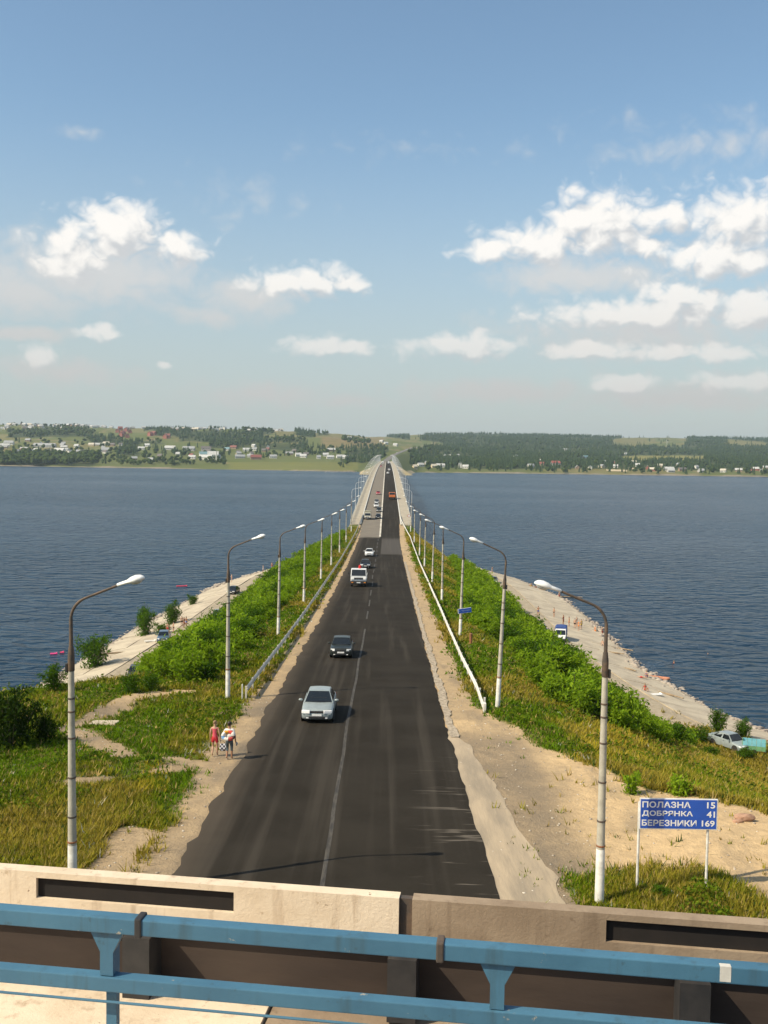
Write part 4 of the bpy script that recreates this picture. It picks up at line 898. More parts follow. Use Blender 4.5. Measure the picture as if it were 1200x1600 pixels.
for i, (x, y) in enumerate([(625, 708), (630, 705), (637, 702.5), (641, 701.5), (646, 700)]):
    p = hit(x, y, lambda X, Y: np.where(np.abs(X-xroad(Y)) < 40, zr(Y), -50.), 1750, 3000, step=2); p.x = float(xroad(p.y))+(2 if i % 2 else -2.5)
    car(0, 0, PA[['white', 'silver', 'white', 'red', 'white'][i]], 'tiny car on the road climbing the far hill', 'cars on the far hill road', pos=p, rz=-.08 if i % 2 == 0 else math.pi-.08, onroad=True)
# parked on the banks
def parked(px, py, pm, label, rz, kind='sedan', hl='wide', group=None, hid=False):
    p = at_water(px, py, LEVEL) if hid else hit(px, py); p.z = float(gz(p.x, p.y)); return car(px, py, pm, label, group, kind, rz=rz, pos=p, onroad=False, hl=hl)
parked(256, 1001, PA['blue'], 'blue-grey car parked on the low left road beside bathers', R(8), 'boxy', 'square')
parked(364.5, 927, PA['black'], 'black car parked on the low left road behind the second lamp post', R(-6), 'sedan')
parked(340, 966, PA['silver'], 'silver car half hidden by shrubs on the low left road', R(4), 'sedan', hid=True)
parked(212, 1058, PA['dark'], 'dark car almost hidden by shrubs at the near end of the low left road', R(8), 'boxy', 'square', hid=True)
parked(771, 911, PA['grey'], 'grey car parked on the low right road at the far shrubs', R(-8), 'sedan')
parked(1140, 1168, PA['silver'], 'silver car nosing out of the shrubs at the right edge', R(28), 'sedan')
parked(846, 990, PA['grey'], 'grey car hidden behind shrubs next to the blue-covered truck', R(-6), 'sedan', hid=True)

def truck_cab(r, W_, z0, z1, y0, y1, pm, slope=.25, glass_lo=.5):
    """box cab with sloped windscreen, built between y0 (front) and y1"""
    h = z1-z0; zg = z0+h*glass_lo; w = W_/2
    prof = [(y0+.05, z0), (y0, z0+.15), (y0+.02, zg), (y0+slope, z1-.04), (y0+slope+.12, z1), (y1, z1), (y1, z0)]
    m = MB(); m.loft([[(x*(1 if z < zg+.05 else .94), y, z) for y, z in prof] for x in (-w, w)]); cab = m.build('cab', pm, r, bevel=.04)
    a, b = (y0+.02, zg), (y0+slope, z1-.04); ny, nz = -(b[1]-a[1]), (b[0]-a[0]); l = math.hypot(ny, nz); ny, nz = ny/l*.015, nz/l*.015
    la = lambda t: (a[0]+(b[0]-a[0])*t+ny, a[1]+(b[1]-a[1])*t+nz); p0, p1 = la(.04), la(.90)
    MB().add([(-w*.90, *p0), (w*.90, *p0), (w*.85, *p1), (-w*.85, *p1), (-w*.9, p0[0]+.05, p0[1]), (w*.9, p0[0]+.05, p0[1]), (w*.85, p1[0]+.05, p1[1]), (-w*.85, p1[0]+.05, p1[1])], [(0, 1, 2, 3), (0, 1, 5, 4), (1, 2, 6, 5), (2, 3, 7, 6), (3, 0, 4, 7)]).build('windscreen', M['glass'], cab)
    for s in (-1, 1): MB().add([(s*(w+.012), y0+.2, zg+.02), (s*(w+.012), y1-.15, zg+.02), (s*(w*.94+.02), y1-.15, z1-.12), (s*(w*.94+.02), y0+slope+.1, z1-.12)], [(0, 1, 2, 3)]).build('side_window', M['glass'], cab)
    return cab
def flatbed():
    p = roadhit(561, 914); r = empty('flatbed_truck', p); tag(r, 'white flatbed truck with a red lamp on its roof, facing the camera', 'truck'); W_ = 2.15
    r.rotation_euler = (math.atan(float(zr(p.y+2)-zr(p.y-2))/4), 0, 0); wm = PA['white']
    truck_cab(r, W_, .75, 2.45, -3.0, -1.5, wm, .3, .42)
    MB().box((0, -2.96, .62), (W_*.98, .22, .36)).build('bumper', M['black_plastic'], r, bevel=.04); MB().box((0, -3.035, 1.15), (1.25, .06, .22)).build('grille', M['chrome'], r, bevel=.01)
    for x in (-.42, -.14, .14, .42): MB().box((x, -3.08, 1.15), (.10, .03, .16)).build('grille_bar', M['black_plastic'], r)
    for s in (-1, 1):
        MB().box((s*.80, -3.02, 1.12), (.36, .10, .26)).build('headlight', M['headlight'], r, bevel=.03); MB().box((s*.84, -3.06, .62), (.26, .06, .12)).build('indicator', M['amber'], r)
        MB().tube([(s*1.05, -2.75, 1.95), (s*1.3, -2.85, 2.0)], .02, 6).build('mirror_arm', M['black_plastic'], r); MB().box((s*1.32, -2.86, 1.85), (.14, .06, .36)).build('side_mirror', M['black_plastic'], r, bevel=.02)
        for y in (-2.25, 1.6): wheel(r, s*.92, y, .40, .26)
    MB().box((0, -3.09, .60), (.52, .03, .12)).build('licence_plate', M['plate'], r); MB().box((0, .9, .72), (.9, 4.4, .22)).build('chassis', M['black_plastic'], r)
    MB().box((0, .85, 1.0), (2.2, 4.3, .12)).build('platform', M['galv'], r)
    for s in (-1, 1): MB().box((s*1.08, .85, 1.28), (.05, 4.3, .42)).build('side_board', PA['cream'], r)
    MB().box((0, -1.28, 1.55), (2.15, .06, 1.0)).build('headboard', PA['cream'], r)
    MB().lathe([(.17, 0), (.19, .05), (.15, .40), (.05, .46), (0, .46)], 14, 'z', (.12, -2.0, 2.46)).build('beacon', pmat('beacon_red', (.70, .03, .02), (.6, .025, .02), 4, .4), r, smooth=True)
    MB().box((0, -2.68, 2.36), (1.5, .05, .07)).build('sun_visor', M['plate'], r)
flatbed()
def boxvan(px, py, label, rz=0, cover=None, hood=False, cabm=None, pos=None, name='light_truck', Wd=2.05, Hb=2.35, onroad=True, L=5.4):
    p = pos or (roadhit(px, py) if onroad else hit(px, py)); r = empty(name, p, rz); tag(r, label, 'truck'); cabm = cabm or PA['white']; y0 = -L/2
    if hood:
        MB().loft([[(-.80, y0, .55), (.80, y0, .55), (.80, y0, .92), (-.80, y0, .92)], [(-.88, y0+.25, .45), (.88, y0+.25, .45), (.88, y0+.25, 1.02), (-.88, y0+.25, 1.02)], [(-.95, y0+1.1, .42), (.95, y0+1.1, .42), (.95, y0+1.1, 1.18), (-.95, y0+1.1, 1.18)]]).build('bonnet', cabm, r, bevel=.05); yc = y0+.85
    else: yc = y0
    truck_cab(r, Wd*.94, .45, 2.08, yc, yc+1.35, cabm, .55 if hood else .35, .44)
    c = cover or M['galv']; yb = yc+1.45; w = Wd/2
    MB().box((0, (yb+L/2)/2, .78), (Wd, L/2-yb, .14)).build('platform', M['black_plastic'], r)
    arch = [(-w, .85), (w, .85), (w, Hb-.25), (w*.8, Hb-.06), (0, Hb), (-w*.8, Hb-.06), (-w, Hb-.25)]
    MB().loft([[(x, y, z) for x, z in arch] for y in (yb, (yb+L/2)/2, L/2)]).build('canopy', c, r)
    for s in (-1, 1):
        MB().box((s*.68, y0-.01, .78), (.32, .08, .2)).build('headlight', M['headlight'], r, bevel=.02); MB().box((s*(Wd*.47+.14), yc+.35, 1.35), (.16, .06, .26)).build('side_mirror', M['black_plastic'], r, bevel=.02)
        for y in (y0+.75, L/2-1.1): wheel(r, s*(w-.16), y, .34, .22)
        MB().box((s*.8, L/2+.02, .95), (.2, .05, .16)).build('tail_light', M['taillight'], r)
    MB().box((0, y0-.02, .55), (Wd*.9, .14, .2)).build('bumper', M['black_plastic'], r, bevel=.02); MB().box((0, y0-.1, .55), (.5, .02, .11)).build('licence_plate', M['plate'], r); MB().box((0, y0-.015, .78), (.8, .05, .16)).build('grille', M['black_plastic'], r)
    return r
boxvan(574.5, 811, 'pale light truck with olive canopy at the left kerb of the bridge', cover=pmat('olive_canvas', (.30, .29, .22), (.22, .21, .16), 2, .9), cabm=PA['cream'], Wd=2.1, Hb=2.6)
boxvan(876, 998, 'white light truck with blue canopy on the low right road', rz=R(-12), cover=pmat('blue_canvas', (.035, .075, .25), (.028, .06, .20), 2, .8), hood=True, onroad=False, pos=hit(876, 1000)).scale = (.86, .86, .86)
boxvan(607, 725, 'white box truck at the bridge crest in the right lane', rz=math.pi, cover=PA['white'], Hb=2.9, Wd=2.2)
boxvan(598, 725, 'white box truck at the bridge crest in the left lane', cover=PA['white'], Hb=2.9, Wd=2.2)
def dump():
    p = roadhit(612.5, 780); r = empty('dump_truck', p); tag(r, 'orange dump truck driving away in the right bridge lane', 'truck'); om = paint('orange_paint', (.62, .17, .045), .5); W_ = 2.55
    MB().loft([[(-1.18, y, 1.25+dz), (1.18, y, 1.25+dz), (1.28, y, 2.55+dz*.3), (-1.28, y, 2.55+dz*.3)] for y, dz in ((-1.6, 0), (2.9, 0))]).build('dump_body', om, r)
    for x in (-.95, -.32, .32, .95): MB().box((x, 2.95, 1.9), (.12, .09, 1.3)).build('rib', om, r)
    MB().box((0, 2.95, 2.5), (2.5, .1, .14)).build('rim_bar', PA['cream'], r); truck_cab(r, 2.45, .9, 2.85, -3.6, -1.85, om, .15, .5)
    MB().box((0, .5, 1.0), (1.0, 6.0, .35)).build('chassis', M['black_plastic'], r); MB().box((0, 3.05, .95), (2.45, .12, .22)).build('bumper', PA['cream'], r)
    for s in (-1, 1):
        for y in (-2.7, 1.1, 2.3): wheel(r, s*1.02, y, .5, .42)
        MB().box((s*1.0, 3.12, 1.0), (.3, .05, .14)).build('tail_light', M['taillight'], r); MB().box((s*1.0, 3.0, .6), (.5, .03, .5)).build('mud_flap', M['black_plastic'], r)
dump()
def trailer():
    p = hit(1178, 1176); r = empty('cargo_trailer', p, R(-20)); r.scale = (.8, .8, .8); tag(r, 'turquoise and green panelled trailer body at the right edge', 'trailer')
    tq = pmat('turquoise_board', (.20, .50, .58), (.15, .42, .50), 2, .7); gn = pmat('green_board', (.16, .36, .17), (.12, .28, .13), 2, .7)
    for k in range(5):
        x = -1.0+k*.5
        for y in (-.75, .75): MB().box((x, y, 1.22), (.47, .05, .5)).build('board', tq, r); MB().box((x, y, .68), (.47, .05, .5)).build('board', gn, r)
    for s in (-1, 1): MB().box((s*1.27, 0, .95), (.05, 1.5, 1.05)).build('end_panel', gn, r)
    MB().box((0, 0, .42), (2.55, 1.5, .1)).build('floor_panel', M['wood'], r); MB().box((0, .1, .30), (2.4, .3, .14)).build('chassis', M['dark_steel'], r)
    for y in (-.72, .72): t = MB().lathe([(0, -.09), (.3, -.09), (.3, .09), (0, .09)], 14, 'y', (0, y, .28)).build('wheel', M['tyre'], r)
trailer()
# ------------------------------------------------------------------ concrete slab revetment on both banks
def apron(left, y0, y1, label):
    r = empty('concrete_apron', (-36 if left else 32, y0, 0)); tag(r, label, 'revetment'); inv = Matrix.Translation(-r.location); L = 6.0
    for k in range(int((y1-y0)/L)):
        ya, yb = y0+k*L+.04, y0+(k+1)*L-.04
        for j in range(2):
            vs = []
            for Y in (ya, yb):
                be = float(np.interp(Y, *(BEN_L if left else BEN_R)))-(1.5 if left else 0); sh = float(np.interp(Y, *(SHO_L if left else SHO_R)))-(1.5 if left else 0); bo = be+min(max((sh-be)*.32, 1.5), 5.5)
                a, b = bo+(sh-bo)*(.02+.46*j)+.04, bo+(sh-bo)*(.48+.46*j)-.04
                for s in (a, b): vs.append((XC-s if left else s, Y, LEVEL*(1-(s-bo)/(sh-bo))))
            dz = random.uniform(.05, .11); tl = random.uniform(-.025, .025)
            top = [(vs[0][0], vs[0][1], vs[0][2]+dz), (vs[1][0], vs[1][1], vs[1][2]+dz+tl), (vs[3][0], vs[3][1], vs[3][2]+dz+tl), (vs[2][0], vs[2][1], vs[2][2]+dz)]
            o = MB().add(top+[(x, y, z-.3) for x, y, z in top], [(0, 1, 2, 3), (7, 6, 5, 4), (0, 1, 5, 4), (1, 2, 6, 5), (2, 3, 7, 6), (3, 0, 4, 7)]).build('slab', M['slab'], r); o.matrix_parent_inverse = inv
apron(True, 104, 264, 'pale concrete slab slope running along the left waterline'); apron(False, 103, 264, 'pale concrete slab slope running along the right waterline')

def rocks(left, label):
    base = MB().ico((0, 0, 0), (1, .8, .55), 1, .22, seed=3); bv = np.array(base.v); bf = np.array(base.f); n = 900
    Y = rng.uniform(82, 268, n); sh = np.interp(Y, *(SHO_L if left else SHO_R))-(1.5 if left else 0); s = sh+rng.normal(-.2, .75, n); X = np.where(left, XC-s, s)
    cl = N3.fbm(Y*.09, np.full(n, 5.+left), 3); sz = rng.uniform(.08, .30, n)*np.where(cl > .48, 1.9, 1.0); Z = np.maximum(gz(X, Y), -.3)+sz*.15
    a = rng.uniform(0, 6.28, n)[:, None]; x = (bv[:, 0]*np.cos(a)-bv[:, 1]*np.sin(a))*sz[:, None]+X[:, None]; y = (bv[:, 0]*np.sin(a)+bv[:, 1]*np.cos(a))*sz[:, None]+Y[:, None]; z = bv[:, 2]*sz[:, None]+Z[:, None]
    V = np.stack([x, y, z], -1).reshape(-1, 3); Fc = (bf[None]+(np.arange(n)*len(bv))[:, None, None]).reshape(-1, 3)
    tag(link('shore_rocks', npmesh('rocks', V, Fc, M['rock'])), label, 'rocks', kind='stuff')
rocks(True, 'rubble of pale stones along the left waterline'); rocks(False, 'rubble of pale stones along the right waterline')
def pebbles():
    base = MB().ico((0, 0, 0), (1, .8, .6), 1, .2, seed=5); bv = np.array(base.v); bf = np.array(base.f); n = 5200
    X = rng.uniform(-20, 24, n); Y = rng.uniform(26, 64, n); b = bare(X, Y); k = (b > .5) & ((X < -6.6) | (X > 3.6)); k |= (rng.random(n) < .05) & ((X < -6.6) | (X > 3.6)); X, Y = X[k], Y[k]; n = len(X)
    sz = .012+.05*rng.random(n)**3; Z = gz(X, Y)+sz*.25; a = rng.uniform(0, 6.28, n)[:, None]
    x = (bv[:, 0]*np.cos(a)-bv[:, 1]*np.sin(a))*sz[:, None]+X[:, None]; y = (bv[:, 0]*np.sin(a)+bv[:, 1]*np.cos(a))*sz[:, None]+Y[:, None]; z = bv[:, 2]*sz[:, None]+Z[:, None]
    m = pmat('pebble', (.56, .50, .41), (.30, .25, .19), .8, .95)
    tag(link('gravel', npmesh('gravel', np.stack([x, y, z], -1).reshape(-1, 3), (bf[None]+(np.arange(n)*len(bv))[:, None, None]).reshape(-1, 3), m)), 'loose pebbles and litter on the sandy verges', 'gravel', kind='stuff')
pebbles()
# pipe hand rails at the foot of the bank by the bridge
def pipe_fence(pts, label, z=1.05):
    P3 = [hit(x, y) for x, y in pts]; r = empty('pipe_railing', P3[0]); tag(r, label, 'railing'); inv = Matrix.Translation(-r.location)
    for h in (z, z*.55): o = MB().tube([p+Vector((0, 0, h)) for p in P3], .05, 6).build('rail', M['bridge_steel'], r, smooth=True); o.matrix_parent_inverse = inv
    for a, b in zip(P3[:-1], P3[1:]):
        n = max(2, int((b-a).length/4))
        for k in range(n): p = a.lerp(b, k/n); g = float(gz(p.x, p.y)); o = MB().tube([(p.x, p.y, g-.3), (p.x, p.y, p.z+z)], .045, 6).build('post', M['bridge_steel'], r); o.matrix_parent_inverse = inv
pipe_fence([(478, 866), (512, 846), (534, 833), (546, 829)], 'white pipe hand rail at the left bank end by the bridge'); pipe_fence([(734, 883), (701, 863), (668, 843), (648, 832)], 'white pipe hand rail at the right bank end by the bridge')

# ------------------------------------------------------------------ shrubs
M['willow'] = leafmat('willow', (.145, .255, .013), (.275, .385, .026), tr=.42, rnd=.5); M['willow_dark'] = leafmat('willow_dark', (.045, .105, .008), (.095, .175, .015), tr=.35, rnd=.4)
M['stem'] = pmat('stem', (.12, .10, .055), (.08, .065, .04), 6, .9)
def shrub_mesh(seed, n=1500, ht=2.6, rad=1.35, size=.30, mat='willow', upright=1.0):
    g = np.random.default_rng(seed); ns = 11; ang = g.uniform(0, 6.28, ns); lean = g.uniform(.05, 1, ns)*rad; hh = ht*g.uniform(.62, 1.0, ns)*(1-.25*(lean/rad)**2)
    st = MB(); tips = []
    for i in range(ns):
        c, s = math.cos(ang[i]), math.sin(ang[i]); pts = [(c*.08, s*.08, -.2), (c*lean[i]*.4, s*lean[i]*.4, hh[i]*.45), (c*lean[i]*.85, s*lean[i]*.85, hh[i]*.96)]; st.tube(pts, [.035, .022, .006], 5); tips.append(pts)
    i = g.integers(0, ns, n); t = g.random(n)**.7*.97+.03; P0 = np.array([[(1-t_)*np.array(tips[k][1])*(2*t_ if t_ < .5 else 0)+0 for k in (0,)] for t_ in (0,)]) if False else None
    A = np.array([tp[0] for tp in tips])[i]; B = np.array([tp[1] for tp in tips])[i]; C = np.array([tp[2] for tp in tips])[i]; t1 = t[:, None]
    ctr = (1-t1)**2*A+2*t1*(1-t1)*B+t1**2*C; spread = (.42*(1-.55*t))[:, None]*rad*.62; ctr = ctr+g.normal(0, 1, (n, 3))*spread*np.array([1, 1, .55]); ctr[:, 2] = np.clip(ctr[:, 2], .05, ht*1.05)
    d = g.normal(0, 1, (n, 3)); d[:, 2] = np.abs(d[:, 2])*upright+.35; d /= np.linalg.norm(d, axis=1)[:, None]; e = np.cross(d, g.normal(0, 1, (n, 3))); e /= np.linalg.norm(e, axis=1)[:, None]
    L = (size*g.uniform(.6, 1.25, n))[:, None]; w = L*.30
    V = np.stack([ctr-d*L*.5, ctr+e*w*.5, ctr+d*L*.5, ctr-e*w*.5], 1).reshape(-1, 3)
    return npmesh('foliage', V, np.arange(4*n).reshape(n, 4), M[mat]), st.mesh('stems', (M['stem'],))
SHR = [shrub_mesh(i) for i in range(7)]; SHD = [shrub_mesh(30+i, 1900, 2.6, 1.5, .27, 'willow_dark', .5) for i in range(3)]; M['dark_leaf'] = leafmat('dark_leaf', (.016, .034, .006), (.036, .062, .010), tr=.2, rnd=.3); SHE = [shrub_mesh(50+i, 2600, 2.6, 1.5, .24, 'dark_leaf', .4) for i in range(2)]; SHW = [shrub_mesh(60+i, 700, 1.3, .8, .24, 'willow') for i in range(4)]  # the edge shrubs are a species with darker leaves
def put_shrub(var, x, Y, s, label, group=None, sz=None, name='willow_shrub'):
    o = empty(name, (x, Y, float(gz(x, Y))-.05), random.uniform(0, 6.28)); o.scale = (s, s, sz or s); link('foliage', var[0], o); link('stems', var[1], o); tag(o, label, 'shrub', group); return o
BL_ = ([850, 863, 903, 930, 960, 990, 1027, 1063, 1078, 1090], [538, 527, 490, 463, 437, 400, 377, 337, 250, 185]); BR_ = ([835, 857, 917, 970, 995, 1015, 1040, 1070, 1095, 1117, 1146, 1161, 1168, 1176], [680, 695, 717, 727, 760, 792, 815, 837, 855, 882, 950, 1010, 1062, 1111])
TOP_L = ([100, 182, 218, 251, 298, 358, 393, 431, 500, 540], [1084, 1070, 1047, 1012, 984, 949, 918, 886, 846, 826]); TOP_R = ([660, 700, 760, 800, 840, 870, 894, 924, 980, 1032, 1085, 1120], [838, 857, 895, 935, 975, 1000, 1011, 1049, 1090, 1124, 1137, 1146])
def thicket():
    """shrubs of the slopes: the 145 largest in view on each side stand alone, the rest is one mass"""
    for left in (1, 0):
        taken = []; n = 0
        while n < 34000 and len(taken) < 430:
            n += 1; Y = 66+(300-66)*random.random()**1.3; be = float(np.interp(Y, *(BEN_L if left else BEN_R)))-(1.5 if left else 0); s = random.uniform(9.2, be-.2); x = XC-s if left else s; z = float(gz(x, Y)); px, py = proj((x, Y, z))
            if left: ok = px < np.interp(py, *BL_)-2 and py < 1088 and px > 60
            else: ok = px > np.interp(py, *BR_)+2 and py < 1180 and not (py > 1150 and px > 1108)
            if not ok: continue
            ed = abs(px-float(np.interp(py, *(BL_ if left else BR_)))); sc_ = random.uniform(.9, 1.5)*(.55+.45*min(1, ed/36))*(.8 if not left and px > 900 else 1)
            tx, ty = proj((x, Y, z+2.35*sc_))
            if ty < np.interp(tx, *(TOP_L if left else TOP_R))+random.uniform(-9, 2): sc_ *= .62; tx, ty = proj((x, Y, z+2.35*sc_))
            if ty < np.interp(tx, *(TOP_L if left else TOP_R))+random.uniform(-9, 2): continue
            if any((x-a)**2+(Y-b)**2 < (1.2*min(1, sc_+.1))**2 for a, b, _ in taken): continue
            taken.append((x, Y, sc_))
        taken.sort(key=lambda q: -q[2]/q[1]); side = 'left' if left else 'right'
        for x, Y, sc_ in taken[:145]:
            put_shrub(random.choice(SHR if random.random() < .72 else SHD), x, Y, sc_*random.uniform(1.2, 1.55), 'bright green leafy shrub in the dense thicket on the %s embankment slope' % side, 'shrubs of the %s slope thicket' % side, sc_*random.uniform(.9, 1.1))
        Vs = []; o0 = 0
        for x, Y, sc_ in taken[145:]:
            me = random.choice(SHF); co = np.empty(len(me.vertices)*3, np.float32); me.vertices.foreach_get('co', co); co = co.reshape(-1, 3); a = random.uniform(0, 6.28); k = sc_*1.4
            Vs.append(np.stack([(co[:, 0]*math.cos(a)-co[:, 1]*math.sin(a))*k+x, (co[:, 0]*math.sin(a)+co[:, 1]*math.cos(a))*k+Y, co[:, 2]*sc_+float(gz(x, Y))-.05], -1))
        if Vs: V = np.concatenate(Vs); tag(link('far_thicket', npmesh('far_thicket', V, np.arange(len(V)).reshape(-1, 4), M['willow'])), 'leafy growth filling the far %s slope between the larger shrubs' % side, 'thicket', kind='stuff')
        print('thicket', left, len(taken), n)
SHF = [shrub_mesh(80+i, 750, 2.6, 1.35, .42)[0] for i in range(4)]
thicket()
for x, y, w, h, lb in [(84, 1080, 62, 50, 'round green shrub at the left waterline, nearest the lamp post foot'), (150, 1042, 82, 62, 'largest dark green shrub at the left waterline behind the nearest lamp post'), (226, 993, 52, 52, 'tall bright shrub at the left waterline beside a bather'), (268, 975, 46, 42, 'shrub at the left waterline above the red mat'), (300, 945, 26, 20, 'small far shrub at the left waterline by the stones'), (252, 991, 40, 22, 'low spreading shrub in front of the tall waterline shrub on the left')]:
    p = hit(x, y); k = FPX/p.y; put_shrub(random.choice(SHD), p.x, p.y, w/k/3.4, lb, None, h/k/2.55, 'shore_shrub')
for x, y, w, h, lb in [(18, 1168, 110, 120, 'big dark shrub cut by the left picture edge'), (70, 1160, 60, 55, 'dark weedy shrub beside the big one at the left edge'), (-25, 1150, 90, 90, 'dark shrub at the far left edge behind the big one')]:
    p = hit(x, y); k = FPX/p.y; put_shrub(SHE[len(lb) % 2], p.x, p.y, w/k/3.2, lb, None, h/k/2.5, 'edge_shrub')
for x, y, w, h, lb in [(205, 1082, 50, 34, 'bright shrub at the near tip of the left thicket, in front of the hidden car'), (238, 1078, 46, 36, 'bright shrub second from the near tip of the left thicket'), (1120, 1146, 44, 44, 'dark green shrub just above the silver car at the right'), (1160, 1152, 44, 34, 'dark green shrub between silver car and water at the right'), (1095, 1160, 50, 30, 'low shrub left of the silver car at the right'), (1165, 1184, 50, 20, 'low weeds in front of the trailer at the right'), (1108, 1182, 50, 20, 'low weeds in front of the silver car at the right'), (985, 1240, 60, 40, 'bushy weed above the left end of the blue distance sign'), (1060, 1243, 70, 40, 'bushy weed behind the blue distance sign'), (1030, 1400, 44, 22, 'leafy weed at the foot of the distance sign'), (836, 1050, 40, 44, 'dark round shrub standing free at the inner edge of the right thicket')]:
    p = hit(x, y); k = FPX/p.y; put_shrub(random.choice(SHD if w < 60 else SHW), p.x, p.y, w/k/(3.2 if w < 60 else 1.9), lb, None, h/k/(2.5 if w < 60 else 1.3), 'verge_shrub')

# ------------------------------------------------------------------ grass
def grass_mat():
    m = bpy.data.materials.new('grass_blades'); m.use_nodes = True; T = NT(m.node_tree); T.n.clear(); out = T.new('ShaderNodeOutputMaterial'); a = T.new('ShaderNodeAttribute', attribute_name='col').outputs['Color']
    d = T.new('ShaderNodeBsdfDiffuse'); t = T.new('ShaderNodeBsdfTranslucent'); T.l.new(a, d.inputs[0]); T.l.new(a, t.inputs[0]); mx = T.new('ShaderNodeMixShader'); mx.inputs[0].default_value = .35; T.l.new(d.outputs[0], mx.inputs[1]); T.l.new(t.outputs[0], mx.inputs[2]); T.l.new(mx.outputs[0], out.inputs[0]); return m
def build_grass():
    m = 700000; Y = 27+(292-27)*rng.random(m)**2.6; X = rng.uniform(-1, 1, m)*np.interp(Y, [27, 60, 120, 300], [22, 44, 36, 26])-1.5; Z = gz(X, Y); px, py = proj_np(X, Y, Z)
    right = X >= XC; s = np.where(right, X, XC-X); be = np.where(right, np.interp(Y, *BEN_R), np.interp(Y, *BEN_L)-1.5); b = bare(X, Y)
    ok = (Z > .7) & (px > -220) & (px < 1420) & (py < 1450) & ((s < be-.3) | (Y < 112)) & (rng.random(m) < np.interp(b, [0, .3, .8, 1], [1, .5, .03, .006]))
    ok &= ~((X > -7.2) & (X < 4.4))
    X, Y, Z, px, py = X[ok], Y[ok], Z[ok], px[ok], py[ok]; n = len(X); far = np.clip((Y-30)/90, 0, 1)
    dry = N1.fbm(X*.16, Y*.12, 4)*1.25-.11+.18*(rng.random(n)-.5)+np.where((px > 880) & (py < 1290), .16, 0)+np.where((px < 330) & (py > 1090), .02, 0)+np.where((px > 150) & (px < 330) & (py < 1150), .05, 0)
    g1, g2, g3, g4 = np.array((.110, .190, .008)), np.array((.185, .205, .013)), np.array((.30, .245, .035)), np.array((.42, .31, .11))
    t = np.clip((dry-.40)/.24, 0, 1)[:, None]; C = np.where(t < .5, g1+(g2-g1)*t*2, g2+(g3-g2)*(t-.5)*2); st = rng.random(n)
    C = np.where((st < .10)[:, None], g4, C); C = np.where((st > .93)[:, None], np.array((.045, .09, .018)), C); C = C*rng.uniform(.75, 1.25, n)[:, None]
    yel = (((px > 215) & (px < 262) & (py > 1190) & (py < 1240)) | ((px > 900) & (px < 1010) & (py > 1130) & (py < 1190)) | (N2.fbm(X*.3, Y*.3, 2) > .66)) & (rng.random(n) < .30); C = np.where(yel[:, None], np.array((.42, .33, .03)), C)
    wht = rng.random(n) < .004; C = np.where(wht[:, None], np.array((.62, .60, .5)), C)
    hgt = rng.uniform(.07, .22, n)*(1+.7*t[:, 0])*np.interp(Y, [27, 60, 120], [.9, 1.15, 1.3])*(.55+N3.fbm(X*.35, Y*.35, 3)*1.1); nb = 4; Vs = []; Cs = []
    for k in range(nb):
        a = rng.uniform(0, 6.28, n); q = rng.uniform(0, .16, n)*(1+far); bx, by = X+np.cos(a)*q, Y+np.sin(a)*q; h = hgt*rng.uniform(.6, 1.15, n); w = (.014+.045*far)*rng.uniform(.8, 1.6, n)*1.3; a2 = rng.uniform(0, 6.28, n); ln = h*rng.uniform(.3, 1.3, n)
        p0 = np.stack([bx-np.cos(a2)*w, by-np.sin(a2)*w, Z-.03], -1); p1 = np.stack([bx+np.cos(a2)*w, by+np.sin(a2)*w, Z-.03], -1); p2 = np.stack([bx-np.sin(a2)*ln, by+np.cos(a2)*ln, Z+h], -1)
        Vs.append(np.stack([p0, p1, p2], 1).reshape(-1, 3)); Cs.append(np.repeat(C, 3, 0))
    V = np.concatenate(Vs); C = np.concatenate(Cs); print('grass', n)
    tag(link('grass', npmesh('grass', V, np.arange(len(V)).reshape(-1, 3), grass_mat(), col=np.clip(C, 0, 1))), 'rough grass and dry weeds covering the verges and banks', 'grass', kind='stuff')
build_grass()
